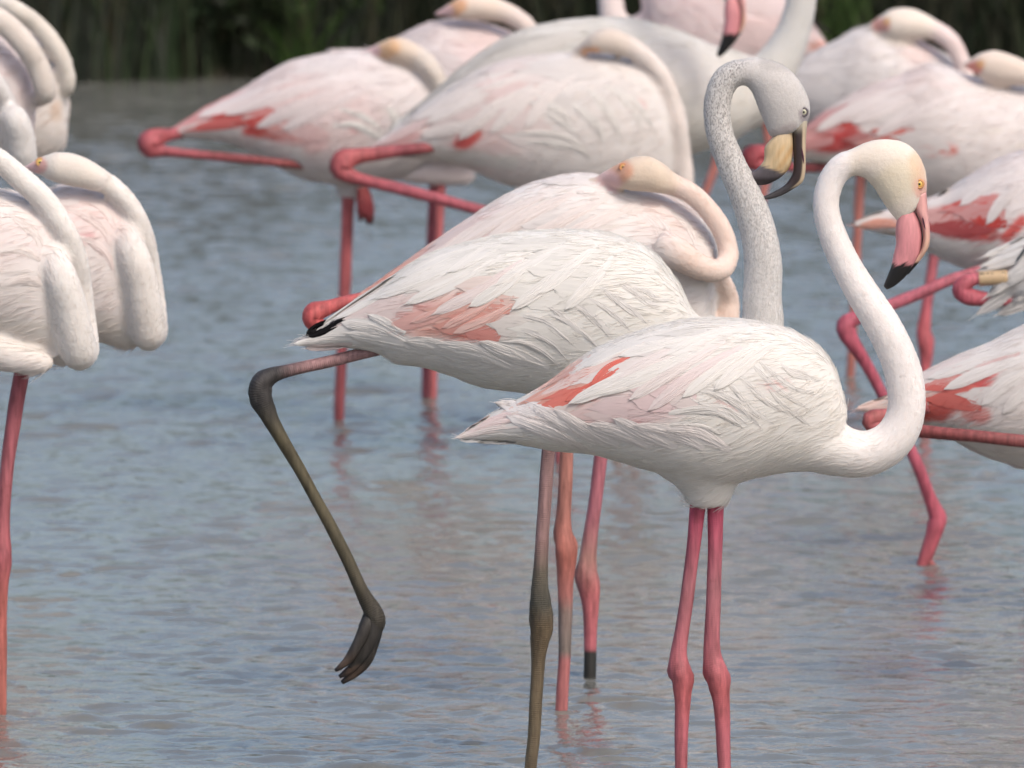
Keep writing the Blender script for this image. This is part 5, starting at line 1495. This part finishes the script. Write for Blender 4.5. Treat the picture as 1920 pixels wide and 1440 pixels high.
def bird_O():
    b = Bird('flamingo asleep at the left with yellow eye showing and thick folded neck', 27.05, -20)
    b.base = (.81, .735, .71); b.neckc = (.745, .70, .61); b.headc = (.72, .655, .54)
    b.patches = [(150, 390, 210, 420, 16, 40, (.81, .63, .60), .6), (150, 440, 170, 436, 3, 12, (.76, .40, .40), .7), (140, 600, 230, 630, 14, 40, (.75, .69, .62), .6)]
    b.torso([(285, 470, 270, 625, 30), (262, 410, 248, 656, 66), (230, 374, 188, 642, 98), (180, 350, 110, 625, 113), (120, 347, 40, 620, 118), (40, 372, -30, 610, 104), (-60, 430, -100, 600, 70), (-150, 540, -160, 570, 14)])
    b.neck([(215, 420, 22, -.035), (248, 474, 30, -.068), (264, 535, 33, -.062), (273, 590, 34.5, -.05), (279, 627, 35, -.035), (284, 610, 31, -.01), (285, 560, 25, .0), (281, 500, 20, -.01), (272, 450, 20, -.03), (255, 405, 19.5, -.045),
            (228, 367, 20, -.05), (195, 340, 21, -.05)], .13, 140)
    b.head([(205, 322, 190, 362, 20, -.06), (168, 299, 157, 354, 27, -.06), (136, 287, 126, 348, 29, -.06), (105, 285, 98, 341, 26, -.06), (78, 293, 76, 330, 20, -.05), (56, 305, 57, 322, 11, -.04), (36, 314, 37, 320, 5, -.03)])
    b.head_patches = [(75, 304, 66, 308, 11, 9, (.70, .34, .30), .8), (55, 312, 45, 316, 9, 8, PBILL, .85)]
    b.build_body(.0048); b.plumage(22, 34, 1.1); b.down(6000, .022, .0004)
    b.eye(75, 304, 6.2, (.62, .34, .16), (.74, .55, .14))
    back_leg(b, [(-10, 610, 15), (-20, 800, 12), (-28, 1000, 12), (-30, 1300, 11), (-30, 1380, 11)], LEGP)
    ruffles(b, [[(170, 380), (200, 400), (220, 430), (228, 465)], [(130, 390), (165, 400), (195, 430), (210, 465)], [(140, 440), (170, 450), (195, 475), (210, 510)]], 9, (.81, .70, .67), 'shoulder_feather')
    return b

def bird_T():
    b = Bird('flamingo with folded white neck between the upper and lower left sleepers', 28.2, -120)
    b.base = (.80, .74, .71); b.neckc = (.72, .69, .62); b.headc = (.72, .67, .57)
    b.torso([(38, 215, 28, 305, 26), (12, 155, -8, 330, 66), (-55, 118, -78, 342, 98), (-130, 112, -150, 335, 100), (-210, 160, -220, 305, 70), (-290, 232, -290, 255, 10)])
    b.neck([(14, 205, 21, -.07), (28, 226, 27, -.07), (37, 255, 28.5, -.06), (42, 290, 28, -.05), (44, 305, 27, -.03), (38, 300, 24, .0), (26, 260, 20, .0), (12, 210, 19, -.03), (-4, 165, 19, -.07), (-35, 125, 19, -.08), (-75, 98, 20, -.07)], .05, 100)
    b.head([(-65, 80, -75, 120, 20, -.06), (-95, 70, -98, 120, 25, -.06), (-125, 78, -125, 122, 24, -.06), (-155, 98, -153, 124, 15, -.05), (-180, 120, -178, 130, 5, -.03)])
    b.build_body(.0055); b.plumage(16, 26, 1.15); b.down(6000, .022, .0004)
    back_leg(b, [(-110, 330, 14), (-112, 500, 11), (-115, 800, 11), (-118, 1200, 11)], LEGP)
    return b

def bird_R():
    b = Bird('pale pink flamingo in the upper left corner, neck folded down its breast', 29.3, -110)
    b.base = (.80, .71, .70); b.neckc = (.66, .60, .50); b.headc = (.68, .62, .52)
    b.patches = [(0, 130, 40, 160, 16, 40, (.80, .67, .67), .5)]
    b.torso([(72, 140, 62, 260, 32), (48, 97, 30, 288, 70), (0, 66, -30, 292, 95), (-60, 56, -100, 290, 104), (-140, 72, -170, 280, 88), (-230, 150, -240, 240, 40), (-300, 210, -300, 222, 6)])
    b.neck([(74, 190, 12, -.02), (86, 178, 18, -.05), (85, 172, 21, -.065), (80, 150, 22, -.07), (70, 122, 22.5, -.07), (50, 88, 23, -.08), (22, 56, 23, -.08), (-10, 32, 23, -.08), (-45, 18, 24, -.06)], .05, 100)
    b.head([(-30, -4, -40, 42, 22, -.06), (-65, -12, -68, 44, 27, -.06), (-98, -4, -98, 46, 25, -.06), (-130, 18, -128, 50, 16, -.05), (-158, 46, -156, 58, 5, -.03)])
    b.build_body(.0058); b.plumage(18, 28, 1.15); b.down(6000, .022, .0004)
    back_leg(b, [(-90, 280, 14), (-95, 500, 11), (-98, 800, 10), (-100, 1080, 10)], LEGP)
    ruffles(b, [[(-10, 140), (15, 145), (35, 165), (45, 190)], [(-20, 170), (10, 170), (35, 190), (48, 215)]], 8, (.80, .72, .71), 'shoulder_feather')
    return b

def bird_S():
    b = Bird('flamingo behind the upper left corner sleeper, slim folded neck outlined against the bank', 30.0, -80)
    b.base = (.80, .73, .69); b.neckc = (.68, .63, .52); b.headc = (.68, .62, .52)
    b.patches = [(108, 195, 108, 215, 4, 12, (.66, .45, .30), .5)]
    b.torso([(130, 195, 124, 268, 26), (122, 146, 100, 290, 60), (95, 92, 60, 302, 94), (50, 48, 10, 306, 114), (-10, 30, -60, 300, 114), (-90, 38, -130, 290, 95), (-190, 100, -200, 250, 50), (-280, 190, -280, 202, 6)])
    b.neck([(112, 180, 10, -.02), (126, 168, 13, -.04), (127, 160, 15, -.05), (126, 140, 16, -.055), (116, 108, 17, -.06), (95, 74, 17.5, -.06), (66, 44, 18, -.06), (30, 18, 18, -.08), (-5, 2, 19, -.06)], .05, 90)
    b.head([(5, -18, -5, 18, 19, -.05), (-28, -30, -32, 20, 24, -.05), (-60, -26, -60, 22, 22, -.05), (-90, -6, -88, 24, 14, -.04), (-115, 18, -113, 28, 5, -.03)])
    b.build_body(.006); b.plumage(18, 28, 1.15); b.down(6000, .022, .0004)
    back_leg(b, [(-60, 290, 14), (-65, 500, 11), (-70, 800, 10), (-70, 1000, 10)], LEGP)
    return b

for fn in (bird_A, bird_B, bird_C, bird_Q, bird_D, bird_E, bird_F, bird_G, bird_H, bird_I, bird_J, bird_K, bird_L, bird_M, bird_N, bird_O, bird_T, bird_R, bird_S):
    fn()
